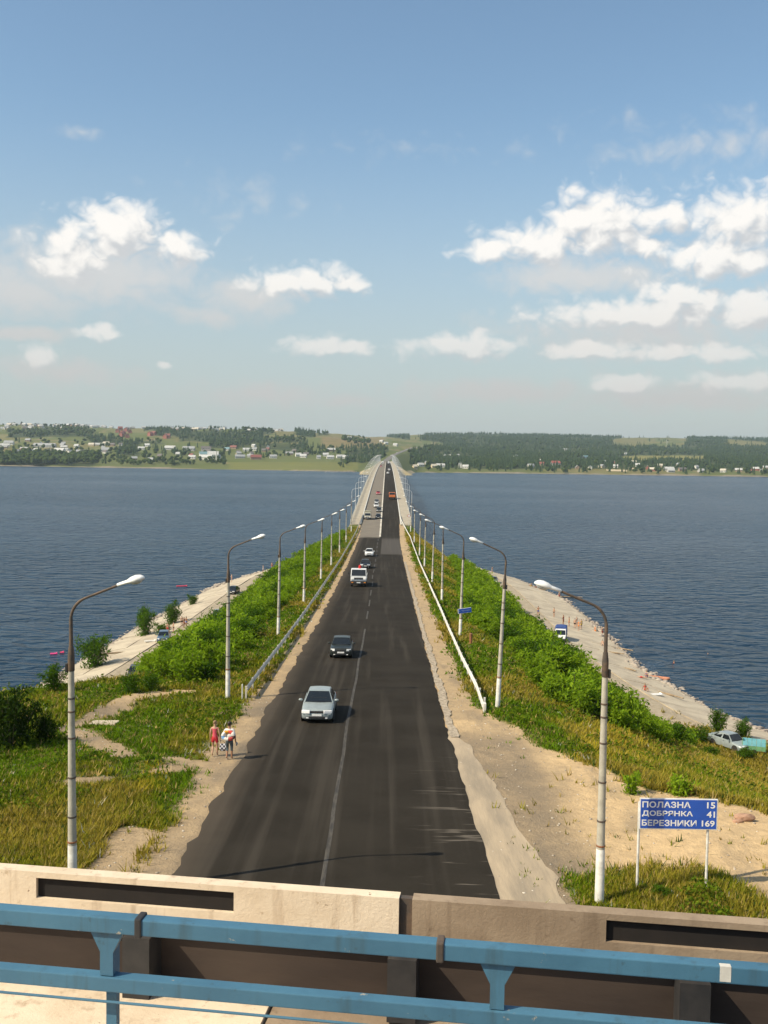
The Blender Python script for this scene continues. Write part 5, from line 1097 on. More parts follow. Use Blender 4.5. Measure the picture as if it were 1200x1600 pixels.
def build_weeds():
    m = 560000; Y = 27+(240-27)*rng.random(m)**2.4; X = rng.uniform(-1, 1, m)*np.interp(Y, [27, 60, 120, 300], [17, 40, 30, 26])-1.5; b = bare(X, Y); cl_ = N2.fbm(X*.42+50, Y*.42, 3); right = X >= XC; s = np.where(right, X, XC-X); be = np.where(right, np.interp(Y, *BEN_R), np.interp(Y, *BEN_L)-1.5)
    ok = (b < .3) & (rng.random(m) < np.interp(Y, [50, 62], [1, .35])) & (cl_ > np.where(X < -7, .475, .50)) & (s < be-.5) & ~((X > -7.6) & (X < 4.6)) & (rng.random(m) < np.clip((cl_-np.where(X < -7, .455, .48))*9, 0, 1)); X, Y, cl_ = X[ok], Y[ok], cl_[ok]; n = len(X); Z = gz(X, Y); far = np.clip((Y-30)/90, 0, 1)
    h = rng.random(n)*np.clip((cl_-.48)*5.5, .08, .75)*(.8+.4*far); ctr = np.stack([X, Y, Z+h], -1); g = rng.normal(0, 1, (n, 3)); g[:, 2] = np.abs(g[:, 2])*.6+.2; g /= np.linalg.norm(g, axis=1)[:, None]; e = np.cross(g, rng.normal(0, 1, (n, 3))); e /= np.linalg.norm(e, axis=1)[:, None]
    L = ((.07+.14*far)*rng.uniform(.6, 1.4, n))[:, None]; V = np.stack([ctr-g*L, ctr+e*L*.45, ctr+g*L, ctr-e*L*.45], 1).reshape(-1, 3)
    C = np.array((.055, .115, .008))+(np.array((.17, .215, .016))-np.array((.055, .115, .008)))*(rng.random(n)*.6+.4*rng.random(n)*N1.fbm(X*.6, Y*.6, 2)*2)[:, None]; C = np.where((rng.random(n) < .06)[:, None], np.array((.30, .22, .06)), C)
    print('weeds', n); tag(link('weeds', npmesh('weeds', V, np.arange(4*n).reshape(n, 4), bpy.data.materials['grass_blades'], col=np.repeat(C, 4, 0))), 'low broad-leaved weeds scattered through the grass', 'weeds', kind='stuff')
build_weeds()

# ------------------------------------------------------------------ people
SKIN = pmat('skin', (.50, .30, .20), (.44, .26, .17), 9, .6); SKIN2 = pmat('skin_tanned', (.36, .19, .11), (.30, .155, .09), 9, .6); HAIR = pmat('hair_dark', (.025, .017, .012), (.04, .028, .02), 20, .7); HAIRB = pmat('hair_blond', (.30, .19, .09), (.20, .125, .06), 20, .7)
def cl(c): return pmat('cloth', c, tuple(v*.78 for v in c), 8, .85)
def skin_body(J, E, name):
    """J: joint -> (x, y, z, radius); E: (joint, joint, region); one continuous figure"""
    ks = list(J); me = bpy.data.meshes.new(name); me.from_pydata([J[k][:3] for k in ks], [(ks.index(a), ks.index(b)) for a, b, _ in E], []); o = bpy.data.objects.new(name, me); COL.objects.link(o)
    md = o.modifiers.new('s', 'SKIN'); md.use_smooth_shade = True; sv = me.skin_vertices[0].data
    for i, k in enumerate(ks):
        r = J[k][3]; sv[i].radius = r if isinstance(r, (tuple, list)) else (r, r); sv[i].use_root = (k == 'pelvis')
    sub = o.modifiers.new('d', 'SUBSURF'); sub.levels = 1; sub.render_levels = 1
    dg = bpy.context.evaluated_depsgraph_get(); out = bpy.data.meshes.new_from_object(o.evaluated_get(dg)); bpy.data.objects.remove(o); bpy.data.meshes.remove(me)
    out.polygons.foreach_set('use_smooth', [True]*len(out.polygons)); return out
def person(name, pose, regions, mats, female=False, hands=False):
    """pose: dict of joint overrides; regions: fn(region, centre) -> material index"""
    k = .92 if female else 1.0; J = dict(pelvis=(0, 0, .93, (.135, .10)), belly=(0, 0, 1.07, (.115 if female else .13, .095)), chest=(0, 0, 1.30, (.145 if female else .165, .105)), neck=(0, .0, 1.45, .052), skull=(0, .01, 1.55, (.072, .085)), crown=(0, .01, 1.66, (.074, .084)), top=(0, 0, 1.72, (.045, .05)),
        sl=(-.17*k, 0, 1.40, .055), el=(-.235*k, -.03, 1.12, .042), wl=(-.25*k, .04, .88, .029), hl=(-.25*k, .06, .79, (.032, .02)), sr=(.17*k, 0, 1.40, .055), er=(.235*k, -.03, 1.12, .042), wr=(.25*k, .04, .88, .029), hr=(.25*k, .06, .79, (.032, .02)),
        tl=(-.10, 0, .84, .092), kl=(-.105, .02, .49, .058), cl=(-.105, -.03, .34, .055), al=(-.105, -.02, .09, .037), fl=(-.11, .13, .035, (.04, .03)), tr=(.10, 0, .84, .092), kr=(.105, .02, .49, .058), cr=(.105, -.03, .34, .055), ar=(.105, -.02, .09, .037), fr=(.11, .13, .035, (.04, .03)))
    J.update(pose)
    E = [('pelvis', 'belly', 't'), ('belly', 'chest', 't'), ('chest', 'neck', 't'), ('neck', 'skull', 'h'), ('skull', 'crown', 'h'), ('crown', 'top', 'h')]
    for s in 'lr': E += [('chest', 's'+s, 't'), ('s'+s, 'e'+s, 'a'), ('e'+s, 'w'+s, 'a'), ('w'+s, 'h'+s, 'a'), ('pelvis', 't'+s, 'l'), ('t'+s, 'k'+s, 'l'), ('k'+s, 'c'+s, 'l'), ('c'+s, 'a'+s, 'l'), ('a'+s, 'f'+s, 'l')]
    if hands:
        for s, sg_ in (('l', -1), ('r', 1)):
            hx, hy, hz = J['h'+s][:3]; wx, wy, wz = J['w'+s][:3]; d = Vector((hx-wx, hy-wy, hz-wz)).normalized(); side = Vector((0, 1, 0)); side = (side-d*side.dot(d)).normalized()
            for i, (o_, l) in enumerate([(-.027, .060), (-.009, .072), (.009, .068), (.026, .052)]):
                a = Vector((hx, hy, hz))+side*o_+d*.045; b = a+d*l*.6+Vector((-sg_*.012, 0, 0)); J['f%s%da' % (s, i)] = (*a, .0095); J['f%s%db' % (s, i)] = (*b, .008); E += [('h'+s, 'f%s%da' % (s, i), 'a'), ('f%s%da' % (s, i), 'f%s%db' % (s, i), 'a')]
            a = Vector((wx, wy, wz)).lerp(Vector((hx, hy, hz)), .6)+side*.045; J['f%st' % s] = (*a, .010); E += [('w'+s, 'f%st' % s, 'a')]
    me = skin_body(J, E, name)
    for m in mats: me.materials.append(m)
    segs = [(Vector(J[a][:3]), Vector(J[b][:3]), r, a+b) for a, b, r in E]
    for p in me.polygons:
        c = p.center; best = min(segs, key=lambda q: _sd(c, q[0], q[1])); p.material_index = regions(best[2], c, best[3])
    return me, J
def _sd(p, a, b): d = b-a; t = max(0, min(1, (p-a).dot(d)/max(d.dot(d), 1e-9))); return (p-a-d*t).length
def head_parts(root, J, hair, long=False, facing=1):
    c = Vector(J['crown'][:3]); f = facing
    h = MB(); h.ico((c.x, c.y-.012*f, c.z+.015), (.092, .10, .095), 2, .05, seed=4)
    if long: h.ico((c.x, c.y-.085*f, c.z-.08), (.05, .04, .10), 2, .08, seed=6)
    h.build('hair', hair, root, smooth=True)
    fm = MB(); fm.ico((c.x, c.y+.098*f, c.z-.045), (.015, .022, .022), 1); fm.build('nose', SKIN, root)
    e = MB()
    for s in (-1, 1): e.ico((c.x+s*.03, c.y+.082*f, c.z-.015), .011, 1)
    e.build('eyes', HAIR, root); MB().box((c.x, c.y+.085*f, c.z-.085), (.045, .012, .01)).build('mouth', pmat('lips', (.35, .12, .10), (.30, .10, .08), 9, .6), root)
    er = MB()
    for s in (-1, 1): er.ico((c.x+s*.083, c.y, c.z-.03), (.012, .022, .032), 1)
    er.build('ears', SKIN, root)
def walkers():
    # woman in red, walking away with a bag
    pink, red = cl((.62, .085, .12)), cl((.62, .03, .045))
    def reg(r, c, s): return 3 if r == 'h' and c.z > 1.6 else 1 if (r == 't' and c.z > .98 and abs(c.x) < .155 and c.z < 1.40) else 2 if c.z > .70 and c.z <= .99 and r in 'tl' else 0
    me, J = person('body', dict(kl=(-.105, .09, .50, .056), cl=(-.105, .0, .34, .052), al=(-.105, -.10, .13, .036), fl=(-.11, .03, .06, (.038, .03)), kr=(.10, .06, .49, .056), cr=(.10, .08, .34, .052), ar=(.10, .10, .09, .036), fr=(.10, .25, .035, (.038, .03)), er=(.235, -.03, 1.12, .038), wr=(.25, .02, .90, .027), hr=(.255, .03, .80, (.03, .02))), reg, [SKIN, pink, red, HAIRB], True, True)
    p = hit(335.5, 1182); r = empty('person', p, R(-4)); link('body', me, r); head_parts(r, J, HAIRB, False); r.scale = (.97, .97, .97); MB().lathe([(.012, 0), (.03, .02), (.03, .05), (.012, .07)], 8, 'z', (0, -.10, 1.66)).build('hair_bun', HAIRB, r, smooth=True)
    tag(r, 'person in pink top and red shorts walking away on the left verge', 'person')
    bg_ = bpy.data.materials.new('check_cloth'); bg_.use_nodes = True; T = NT(bg_.node_tree); ck = T.new('ShaderNodeTexChecker'); ck.inputs['Scale'].default_value = 11; ck.inputs[1].default_value = (.02, .02, .035, 1); ck.inputs[2].default_value = (.55, .55, .58, 1); T.l.new(T.new('ShaderNodeTexCoord').outputs['Object'], ck.inputs[0]); T.l.new(ck.outputs[0], T.n['Principled BSDF'].inputs['Base Color'])
    b = empty('bag', (p.x+.40, p.y-.02, p.z+.28)); tag(b, 'black and white checked bag held between the two walkers', 'bag')
    MB().loft([[(-.13, -.05, .0), (.13, -.05, 0), (.13, .05, 0), (-.13, .05, 0)], [(-.17, -.09, .12), (.17, -.09, .12), (.17, .09, .12), (-.17, .09, .12)], [(-.14, -.04, .34), (.14, -.04, .34), (.14, .04, .34), (-.14, .04, .34)]]).build('pouch', bg_, b, bevel=.03)
    MB().tube([(-.10, 0, .33), (-.14, 0, .48), (-.16, 0, .50), (.0, 0, .46), (.10, 0, .33)], .010, 6).build('handle', M['black_plastic'], b)
    # man carrying an inflatable ring and towels
    wh, jean = cl((.74, .74, .72)), cl((.075, .10, .115))
    def reg2(r, c, s): return 3 if r == 'h' and c.z > 1.57 else 1 if (r == 't' and c.z > .97 and c.z < 1.44) or (r == 'a' and c.z > 1.25) else 2 if c.z > .40 and c.z <= .98 and r in 'tl' else 0
    me, J = person('body', dict(kl=(-.105, .10, .50, .062), cl=(-.105, .03, .34, .056), al=(-.105, -.06, .12, .038), fl=(-.11, .07, .05, (.04, .03)), kr=(.105, .04, .49, .062), cr=(.105, .05, .34, .056), ar=(.105, .06, .09, .038), fr=(.11, .21, .035, (.04, .03)), tl=(-.10, 0, .84, .105), tr=(.10, 0, .84, .105), el=(-.27, -.06, 1.16, .044), wl=(-.20, -.20, 1.04, .03), hl=(-.14, -.25, 1.02, (.032, .022)), er=(.27, -.06, 1.16, .044), wr=(.29, -.02, .90, .03), hr=(.30, 0, .81, (.032, .022))), reg2, [SKIN2, wh, jean, HAIR], False, True)
    p = hit(358, 1187); r = empty('person', p, R(-6)); link('body', me, r); head_parts(r, J, HAIR); r.scale = (1.02, 1.02, 1.02)
    tag(r, 'person in white shirt and dark three-quarter trousers carrying a beach ring', 'person')
    rg = empty('beach_ring', (p.x-.01, p.y-.22, p.z+1.18)); rg.rotation_euler = (R(62), 0, R(8)); rg.scale = (.92, .85, .9); tag(rg, 'bundle of bright inflatable beach ring held behind the back of the walker', 'beach ring')
    cols = [(.72, .70, .66), (.62, .06, .04), (.72, .33, .03), (.75, .72, .68), (.20, .40, .70), (.70, .68, .62), (.55, .07, .05), (.14, .05, .04)]
    for k in range(8):
        seg = MB(); pts = [(math.cos(a)*.21*1.25, math.sin(a)*.20, .03*math.sin(3*a)) for a in [2*math.pi*(k+t/4)/8 for t in range(5)]]; seg.tube(pts, [.092, .095, .096, .095, .092], 10); seg.build('segment', cl(cols[k]), rg, smooth=True)
    MB().ico((.05, 0, -.04), (.17, .13, .07), 2, .1, seed=3).build('towel', cl((.72, .69, .62)), rg, smooth=True)
    sh = MB(); sh.ico((.0, 0, 0), (.05, .10, .10), 2, .1, seed=8); o = sh.build('shoulder_bag', cl((.45, .42, .38)), None, smooth=True, loc=(p.x+.34, p.y+.02, p.z+.74)); tag(o, 'small grey pouch hanging at the side of the walker in white', 'bag')
walkers()
# bathers: a few figures, copied with other swimwear
def swim(col, col2=None):
    def reg(r, c, s): return 2 if r == 'h' and c.z > 1.60 else 1 if (r in 'tl' and .76 < c.z < 1.0) or (col2 and r == 't' and 1.22 < c.z < 1.36) else 0
    return reg
STAND = [dict(), dict(el=(-.30, -.08, 1.18, .042), wl=(-.16, .02, 1.02, .029), hl=(-.12, .05, 1.0, (.03, .02))), dict(kl=(-.14, .08, .50, .058), al=(-.15, -.05, .10, .037), fl=(-.16, .09, .04, (.04, .03)), kr=(.12, .02, .49, .058), er=(.30, .10, 1.22, .042), wr=(.30, .28, 1.20, .029), hr=(.30, .36, 1.20, (.03, .02)))]
SIT = dict(pelvis=(0, 0, .12, (.14, .11)), belly=(0, -.05, .26, .125), chest=(0, -.10, .48, (.155, .11)), neck=(0, -.10, .63, .05), skull=(0, -.08, .73, (.072, .085)), crown=(0, -.08, .83, (.074, .084)), top=(0, -.08, .88, .045), sl=(-.17, -.10, .58, .055), el=(-.24, -.02, .36, .042), wl=(-.17, .18, .38, .03), hl=(-.15, .26, .38, (.03, .02)), sr=(.17, -.10, .58, .055), er=(.25, -.14, .34, .042), wr=(.28, -.22, .12, .03), hr=(.28, -.26, .05, (.03, .02)),
    tl=(-.1, .06, .12, .10), kl=(-.13, .36, .42, .06), cl=(-.13, .46, .28, .055), al=(-.13, .60, .09, .037), fl=(-.13, .72, .04, (.04, .03)), tr=(.1, .06, .12, .10), kr=(.13, .40, .30, .06), cr=(.13, .54, .20, .055), ar=(.14, .72, .08, .037), fr=(.14, .80, .12, (.04, .03)))
LIE = dict(pelvis=(0, 0, .12, (.14, .10)), belly=(0, -.15, .12, .12), chest=(0, -.38, .13, (.155, .10)), neck=(0, -.54, .13, .05), skull=(0, -.64, .15, (.07, .08)), crown=(0, -.74, .15, .078), top=(0, -.80, .15, .045), sl=(-.17, -.48, .12, .055), el=(-.32, -.42, .08, .042), wl=(-.26, -.66, .07, .03), hl=(-.22, -.74, .07, (.03, .02)), sr=(.17, -.48, .12, .055), er=(.30, -.24, .08, .042), wr=(.26, .0, .07, .03), hr=(.25, .09, .06, (.03, .02)),
    tl=(-.09, .10, .11, .09), kl=(-.10, .45, .12, .058), cl=(-.10, .60, .09, .055), al=(-.10, .86, .07, .037), fl=(-.11, .93, .14, (.035, .03)), tr=(.09, .10, .11, .09), kr=(.10, .45, .12, .058), cr=(.10, .60, .09, .055), ar=(.10, .86, .07, .037), fr=(.11, .93, .14, (.035, .03)))
SW = {'red': (.55, .03, .03), 'orange': (.70, .20, .03), 'blue': (.03, .08, .35), 'black': (.015, .015, .02), 'white': (.75, .75, .72), 'yellow': (.70, .48, .05)}
_bm = {}
def bather_mesh(pose, colr, fem):
    key = (pose, colr, fem)
    if key not in _bm:
        P_ = STAND[pose] if isinstance(pose, int) else (SIT if pose == 'sit' else LIE)
        if isinstance(pose, int): rg_ = swim(colr, fem)
        elif pose == 'sit': rg_ = lambda r, c, s: 2 if (r == 'h' and c.z > .76) else 1 if (c.z < .26 and c.y < .2 and r in 'tl') or (fem and r == 't' and .42 < c.z < .55) else 0
        else: rg_ = lambda r, c, s: 2 if (r == 'h' and c.y < -.68) else 1 if (-.10 < c.y < .14 and r in 'tl') or (fem and r == 't' and -.45 < c.y < -.30) else 0
        _bm[key] = person('body', P_, rg_, [SKIN if (len(colr)+fem) % 2 else SKIN2, cl(SW[colr]), HAIRB if fem else HAIR], fem)[0]
    return _bm[key]
def bather(px, py, pose, colr, fem, label, rz=None, water=False, depth=.35, sc_=1.0):
    p = at_water(px, py) if water else hit(px, py)
    if water: p.z = -depth
    else: p.z += .07
    r = empty('person', p, random.uniform(0, 6.28) if rz is None else rz); r.scale = (sc_,)*3; link('body', bather_mesh(pose, colr, fem), r); tag(r, label, 'person'); return r
for a in [(226, 993, 0, 'red', 1, 'person in red standing beside the tall left waterline shrub'), (262, 991, 1, 'red', 0, 'person in red standing right behind the blue-grey car'), (271, 990, 0, 'black', 0, 'person in black trunks standing right of the blue-grey car'),
          (284, 980, 0, 'black', 0, 'leftmost of three bathers standing together on the left slabs'), (287.5, 982, 1, 'red', 1, 'middle of three bathers standing together on the left slabs'), (291, 981, 2, 'blue', 0, 'rightmost of three bathers standing together on the left slabs'),
          (349, 906, 0, 'red', 1, 'person in red at the left waterline left of the second lamp post'), (353, 905, 0, 'white', 0, 'person in white at the left waterline beside the second lamp post'), (362, 910, 2, 'orange', 1, 'person in orange on the slabs right of the second lamp post'), (425, 890, 0, 'red', 0, 'person standing at the far end of the left slabs'), (411, 895, 1, 'white', 1, 'person in white near the far end of the left slabs'),
          (769, 897, 0, 'white', 0, 'person standing at the far end of the right slabs'), (865.5, 965, 0, 'black', 0, 'person in black standing alone on the right slabs'), (841, 963, 2, 'blue', 0, 'person in blue walking on the right slabs left of the one in black'), (880, 977, 1, 'red', 1, 'person in red standing above the blue-covered truck'), (889, 980, 0, 'orange', 0, 'person in orange trunks right of the one in red by the truck'),
          (898, 983, 0, 'black', 0, 'person in black in the group at the right waterline'), (904, 986, 1, 'orange', 1, 'person in orange in the group at the right waterline'), (908, 984, 0, 'yellow', 1, 'person in yellow in the group at the right waterline'), (901, 980, 2, 'white', 0, 'person in white in the group at the right waterline')]: bather(*a)
for a in [(941.5, 1009, 'sit', 'white', 0, 'person sitting at the water right of the nearest right lamp bracket'), (838, 919, 'sit', 'red', 1, 'person in red sitting at the far right waterline'), (846, 922, 'lie', 'orange', 0, 'person lying at the far right waterline'), (830, 917, 'sit', 'yellow', 0, 'person in yellow sitting at the far right waterline'), (1008, 1080, 'sit', 'red', 1, 'person in red sitting on the near right slabs'), (1002, 1060, 'lie', 'red', 0, 'person lying left of the inflatable boat'), (1010, 1059, 'sit', 'blue', 1, 'person in blue sitting beside the inflatable boat'), (933, 1053, 'lie', 'red', 1, 'person in red lying at the shrub edge by the nearest right lamp'),
          (1192, 1160, 'lie', 'orange', 0, 'person lying at the right picture edge by the water'), (232, 990, 'sit', 'white', 0, 'person sitting on stones at the left waterline')]: bather(*a)
for a in [(874, 934, 0, 'red', 0, 'person in red wading by a plank at the right shore'), (930, 990, 0, 'orange', 1, 'person in orange wading left of another wader'), (941, 992, 0, 'red', 0, 'person wading knee deep right of the one in orange')]: bather(*a, water=True)
bather(1053, 1036, 0, 'red', 1, 'swimmer in open water off the inflatable boat', water=True, depth=1.32); bather(1106, 1022, 0, 'black', 0, 'far swimmer at the right, only the head showing', water=True, depth=1.45)

# ------------------------------------------------------------------ beach things
def boat(px, py, col, label, L=2.6, rz=0, water=True):
    p = at_water(px, py) if water else hit(px, py); r = empty('inflatable_boat', p+Vector((0, 0, .05)), rz); tag(r, label, 'boat'); n = 20
    pts = [(math.cos(a)*L/2, math.sin(a)*L*.26*(1-.18*math.cos(a)), .14+.10*max(0, math.cos(a))**3) for a in [2*math.pi*k/n for k in range(n+1)]]
    MB().tube(pts, .17, 10).build('tube', cl(col), r, smooth=True); MB().box((0, 0, .04), (L*.8, L*.4, .05)).build('floor', cl(tuple(c*.6 for c in col)), r); MB().box((-.1, 0, .22), (.28, L*.5, .05)).build('seat', cl(tuple(c*.8 for c in col)), r)
boat(1027, 1062, (.50, .22, .13), 'orange-brown inflatable boat on the right waterline', 3.0, R(-25))
def mat_float(px, py, col, label, L=1.8, rz=0.3, water=True):
    p = at_water(px, py) if water else hit(px, py)+Vector((0, 0, .08)); r = empty('air_mattress' if water else 'beach_mat', p, rz); tag(r, label, 'air mattress' if water else 'mat')
    for k in range(5): MB().tube([(-L/2, -.28+k*.14, .06), (L/2, -.28+k*.14, .06)], .075, 8).build('tube', cl(col), r, smooth=True)
    MB().tube([(L/2-.1, -.3, .13), (L/2-.1, .3, .13)], .10, 8).build('pillow', cl(tuple(min(1, c*1.2) for c in col)), r, smooth=True)
mat_float(284, 916, (.62, .05, .10), 'red air mattress floating off the left shore', 2.3); mat_float(84, 1022, (.65, .05, .22), 'pink air mattress floating left of the nearest lamp post', 1.0); mat_float(97, 1020, (.62, .05, .15), 'small pink float beside the pink air mattress', .55); mat_float(258, 984, (.62, .04, .04), 'red mat lying on the left slabs below shrubs', 2.2, .5, False); mat_float(1023, 1087, (.70, .70, .68), 'white towel mat on the near right slabs', 1.8, .2, False); mat_float(235, 1003, (.70, .68, .62), 'pale towel mat on the left slabs by the stones', 1.6, .4, False)
for px, py, L, a, lb in [(974, 1016, 3.2, -40, 'pale driftwood log at the right waterline by the lamp bracket'), (1047, 1088, 4.0, -55, 'pale driftwood log below the inflatable boat'), (985, 1048, 2.2, -60, 'dark driftwood log on the right slabs'), (893, 934, 4.5, -5, 'dark plank lying in the water at the right shore'), (962, 1022, 2.5, -30, 'short pale log on the right slabs'), (185, 1022, 5.5, 28, 'long dark log on the left slabs by the largest shrub')]:
    p = hit(px, py) if px != 893 else at_water(px, py); o = MB().tube([(-L/2, 0, .12), (-L*.1, .06, .14), (L/2, 0, .12)], [.13, .12, .08], 8).build('driftwood_log', M['wood'], None, smooth=True, loc=p+Vector((0, 0, .05)), rot=(0, 0, R(a))); tag(o, lb, 'log')
# boulders and litter on the near verge
for px, py, s, lb in [(1163, 1281, .27, 'reddish boulder on the sand right of the distance sign'), (1153, 1285, .14, 'small reddish stone beside the boulder on the right sand'), (345, 1120-3, .18, 'pale stone in the left grass above the walkers')]:
    p = hit(px, py); o = MB().ico((0, 0, s*.35), (s*1.5, s*.9, s*.6), 2, .12, seed=int(px)).build('boulder', pmat('red_rock', (.40, .24, .16), (.28, .16, .10), 4, .95), None, smooth=False, loc=p); tag(o, lb, 'boulder')
p = hit(163, 1131); o = MB().loft([[(-.8, -.4, -.1), (.7, -.45, -.1), (.8, .4, -.1), (-.7, .45, -.1)], [(-.75, -.35, .10), (.65, -.4, .12), (.75, .35, .12), (-.65, .4, .10)]]).build('concrete_block', M['slab'], None, loc=p, bevel=.03); tag(o, 'flat pale concrete block lying by the dirt track on the left', 'concrete block')
# ------------------------------------------------------------------ edge of the railway bridge with its blue railing
PHI = R(7.6)
def TP(s, t, h): return Vector((s*math.cos(PHI)+t*math.sin(PHI), -s*math.sin(PHI)+t*math.cos(PHI), HC-h))
def s_at(px, t):
    q = (px-600)/FPX; return (q*t*math.cos(PHI)-t*math.sin(PHI))/(math.cos(PHI)+q*math.sin(PHI))
def tbox(m, s0, s1, t0, t1, h0, h1, mi=0):
    """h measured downwards from the camera height; h0 above h1"""
    v = [TP(s, t, h) for h in (h1, h0) for s, t in ((s0, t0), (s1, t0), (s1, t1), (s0, t1))]
    return m.add(v, [(3, 2, 1, 0), (4, 5, 6, 7), (0, 1, 5, 4), (1, 2, 6, 5), (2, 3, 7, 6), (3, 0, 4, 7)], mi)
def weathered(name, base, dark, stain, chip, chip_amt=.70, rough=.85, st=(1, 1, 1), bump=.004):
    m = bpy.data.materials.new(name); m.use_nodes = True; T = NT(m.node_tree); b = T.n['Principled BSDF']; P = T.new('ShaderNodeTexCoord').outputs['Object']
    c = T.mix(T.ramp(T.noise(P, 1.6, 6, .65), .35, .68), base, dark)
    c = T.mix(T.ramp(T.noise(T.scale(P, (4, 4, .35)), 2.4, 4, .6), .52, .74, 0, .65), c, stain)         # streaks running down
    c = T.mix(T.ramp(T.noise(P, 13, 6, .7), .60, .70, 0, .6), c, stain)
    c = T.mix(T.ramp(T.noise(P, 7.5, 7, .72), chip_amt, chip_amt+.025), c, chip)                          # chips and blotches
    T.l.new(c, b.inputs['Base Color']); b.inputs['Roughness'].default_value = rough
    bn = T.new('ShaderNodeBump'); bn.inputs['Distance'].default_value = bump; T.l.new(T.noise(P, 45, 5, .7), bn.inputs['Height']); T.l.new(bn.outputs[0], b.inputs['Normal']); return m
M['cream_concrete'] = weathered('cream_concrete', (.72, .60, .45), (.60, .48, .34), (.38, .27, .17), (.16, .10, .06), .665)
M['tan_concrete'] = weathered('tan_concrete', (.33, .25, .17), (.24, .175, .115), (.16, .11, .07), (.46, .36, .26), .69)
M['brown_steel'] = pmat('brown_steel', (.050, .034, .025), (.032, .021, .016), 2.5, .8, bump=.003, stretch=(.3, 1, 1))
M['blue_paint'] = weathered('blue_paint', (.060, .165, .25), (.045, .13, .205), (.042, .085, .11), (.32, .30, .25), .665, .55, bump=.001)
M['slot_shade'] = pmat('slot_shade', (.008, .006, .005), (.014, .010, .008), 3, .9)  # near-black colour stands in for the shade inside the slots
rb = empty('railway_bridge', TP(0, 6.4, 3.4)); tag(rb, 'concrete and steel edge of the railway bridge in the foreground', 'bridge'); rinv = Matrix.Translation(-rb.location)
def rpart(name, mb, mat, bevel=0, parent=rb, inv=None):
    o = mb.build(name, mat, parent, bevel=bevel); o.matrix_parent_inverse = inv or rinv; return o
T0, T1, H0, H1 = 6.40, 6.50, 2.81, 3.09
def panel(s0, s1, slots, mat):
    m = MB(); a, b = H0+.04, H0+.178
    tbox(m, s0, s1, T0, T1, H0, a); tbox(m, s0, s1, T0, T1, b, H1); cur = s0
    for x0, x1 in slots: tbox(m, cur, x0, T0, T1, a, b); cur = x1
    tbox(m, cur, s1, T0, T1, a, b); pn = rpart('concrete_panel', m, mat)
    for x0, x1 in slots: rpart('slot_shade_plate', tbox(MB(), x0-.05, x1+.05, T0+.03, T0+.07, a-.02, b+.02), M['slot_shade'])  # shallow black backing painted as the unlit depth of each slot
sj = s_at(640, T0)
panel(-9.0, s_at(-900, T0), [], M['cream_concrete'])
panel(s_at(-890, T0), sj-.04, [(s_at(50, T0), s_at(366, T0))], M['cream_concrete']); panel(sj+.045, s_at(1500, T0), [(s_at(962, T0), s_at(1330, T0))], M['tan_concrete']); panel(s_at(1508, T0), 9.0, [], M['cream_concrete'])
rpart('joint_strip', tbox(MB(), sj-.045, sj+.05, T0+.03, T1-.02, H0+.01, H1), M['dark_steel'])
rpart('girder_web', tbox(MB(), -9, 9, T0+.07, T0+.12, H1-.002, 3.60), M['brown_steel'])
rpart('lower_flange', tbox(MB(), -9, 9, T0-.012, T0+.2, H1+.014, H1+.036), M['brown_steel'])
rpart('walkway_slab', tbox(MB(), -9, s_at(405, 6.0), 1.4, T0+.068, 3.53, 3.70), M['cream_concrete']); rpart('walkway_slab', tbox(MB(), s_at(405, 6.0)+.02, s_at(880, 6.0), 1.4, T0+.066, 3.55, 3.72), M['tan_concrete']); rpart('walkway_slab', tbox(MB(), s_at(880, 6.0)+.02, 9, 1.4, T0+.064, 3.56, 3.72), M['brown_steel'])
for px in (-520, 215, 638, 1105, 1700): s = s_at(px, T0-.1); rpart('stiffener', tbox(MB(), s-.09, s+.09, T0-.16, T0+.066, H1+.04, 3.535), M['black_plastic'])
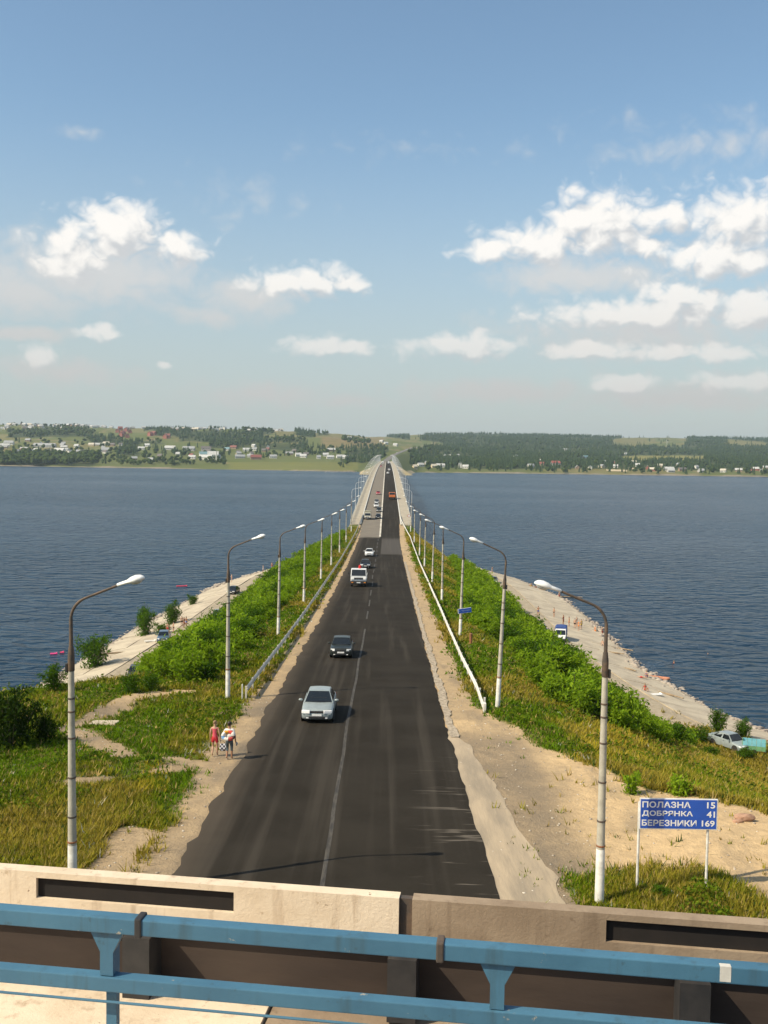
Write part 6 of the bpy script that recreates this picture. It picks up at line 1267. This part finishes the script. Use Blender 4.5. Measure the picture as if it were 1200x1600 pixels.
# blue railing
br_ = empty('blue_railing', TP(0, 4.8, 3.4)); tag(br_, 'blue painted steel railing across the bottom of the picture', 'railing'); binv = Matrix.Translation(-br_.location)
def bp(name, mb, mat=None, bevel=0): return rpart(name, mb, mat or M['blue_paint'], bevel, br_, binv)
tb = 4.80
sA, sB = s_at(213, tb), s_at(697, tb)
for a, b in ((-7, sA-.008), (sA+.008, sB-.006), (sB+.006, 7)): bp('top_rail', tbox(MB(), a, b, tb, tb+.075, 2.315, 2.395), bevel=.006)
bp('lower_rail', tbox(MB(), -7, 7, tb+.01, tb+.08, 2.625, 2.70), bevel=.006)
bp('thin_rail', MB().tube([TP(-7, tb+.04, 2.765), TP(7, tb+.04, 2.765)], .007, 8))
sp_ = s_at(790, tb)-s_at(160, tb)
for k in range(-3, 4):
    s = s_at(160, tb)+k*sp_
    bp('post', tbox(MB(), s-.027, s+.027, tb+.083, tb+.125, 2.39, 3.54)); v = [TP(s+q, t, h) for t in (tb+.02, tb+.07) for q, h in ((-.085, 2.397), (.085, 2.397), (.034, 2.50), (.034, 2.62), (-.034, 2.62), (-.034, 2.50))]
    bp('gusset', MB().add(v, [(0, 1, 2, 3, 4, 5), (11, 10, 9, 8, 7, 6)]+[(i, i+6, (i+1) % 6+6, (i+1) % 6) for i in range(6)]))
for s, mt in ((sA, M['black_plastic']), (sB, M['dark_steel'])): bp('rail_clamp', tbox(MB(), s-.018, s+.018, tb-.008, tb+.085, 2.306, 2.405), mt, .008)
bp('paint_scar', tbox(MB(), s_at(1146, tb), s_at(1164, tb), tb-.0015, tb+.03, 2.3135, 2.385), M['whitewash'])
# ------------------------------------------------------------------ summer haze over the whole valley
hm = bpy.data.materials.new('haze'); hm.use_nodes = True; HN = NT(hm.node_tree); HN.n.clear(); ho = HN.new('ShaderNodeOutputMaterial'); pv = HN.new('ShaderNodeVolumePrincipled')
pv.inputs['Color'].default_value = (.72, .89, 1.0, 1); pv.inputs['Density'].default_value = .00007; pv.inputs['Anisotropy'].default_value = .2; HN.l.new(pv.outputs[0], ho.inputs['Volume'])
hb = MB().box((0, 4500, 84), (15000, 11000, 182)).build('haze', hm); tag(hb, 'thin summer haze lying over the whole valley', 'haze', kind='stuff')
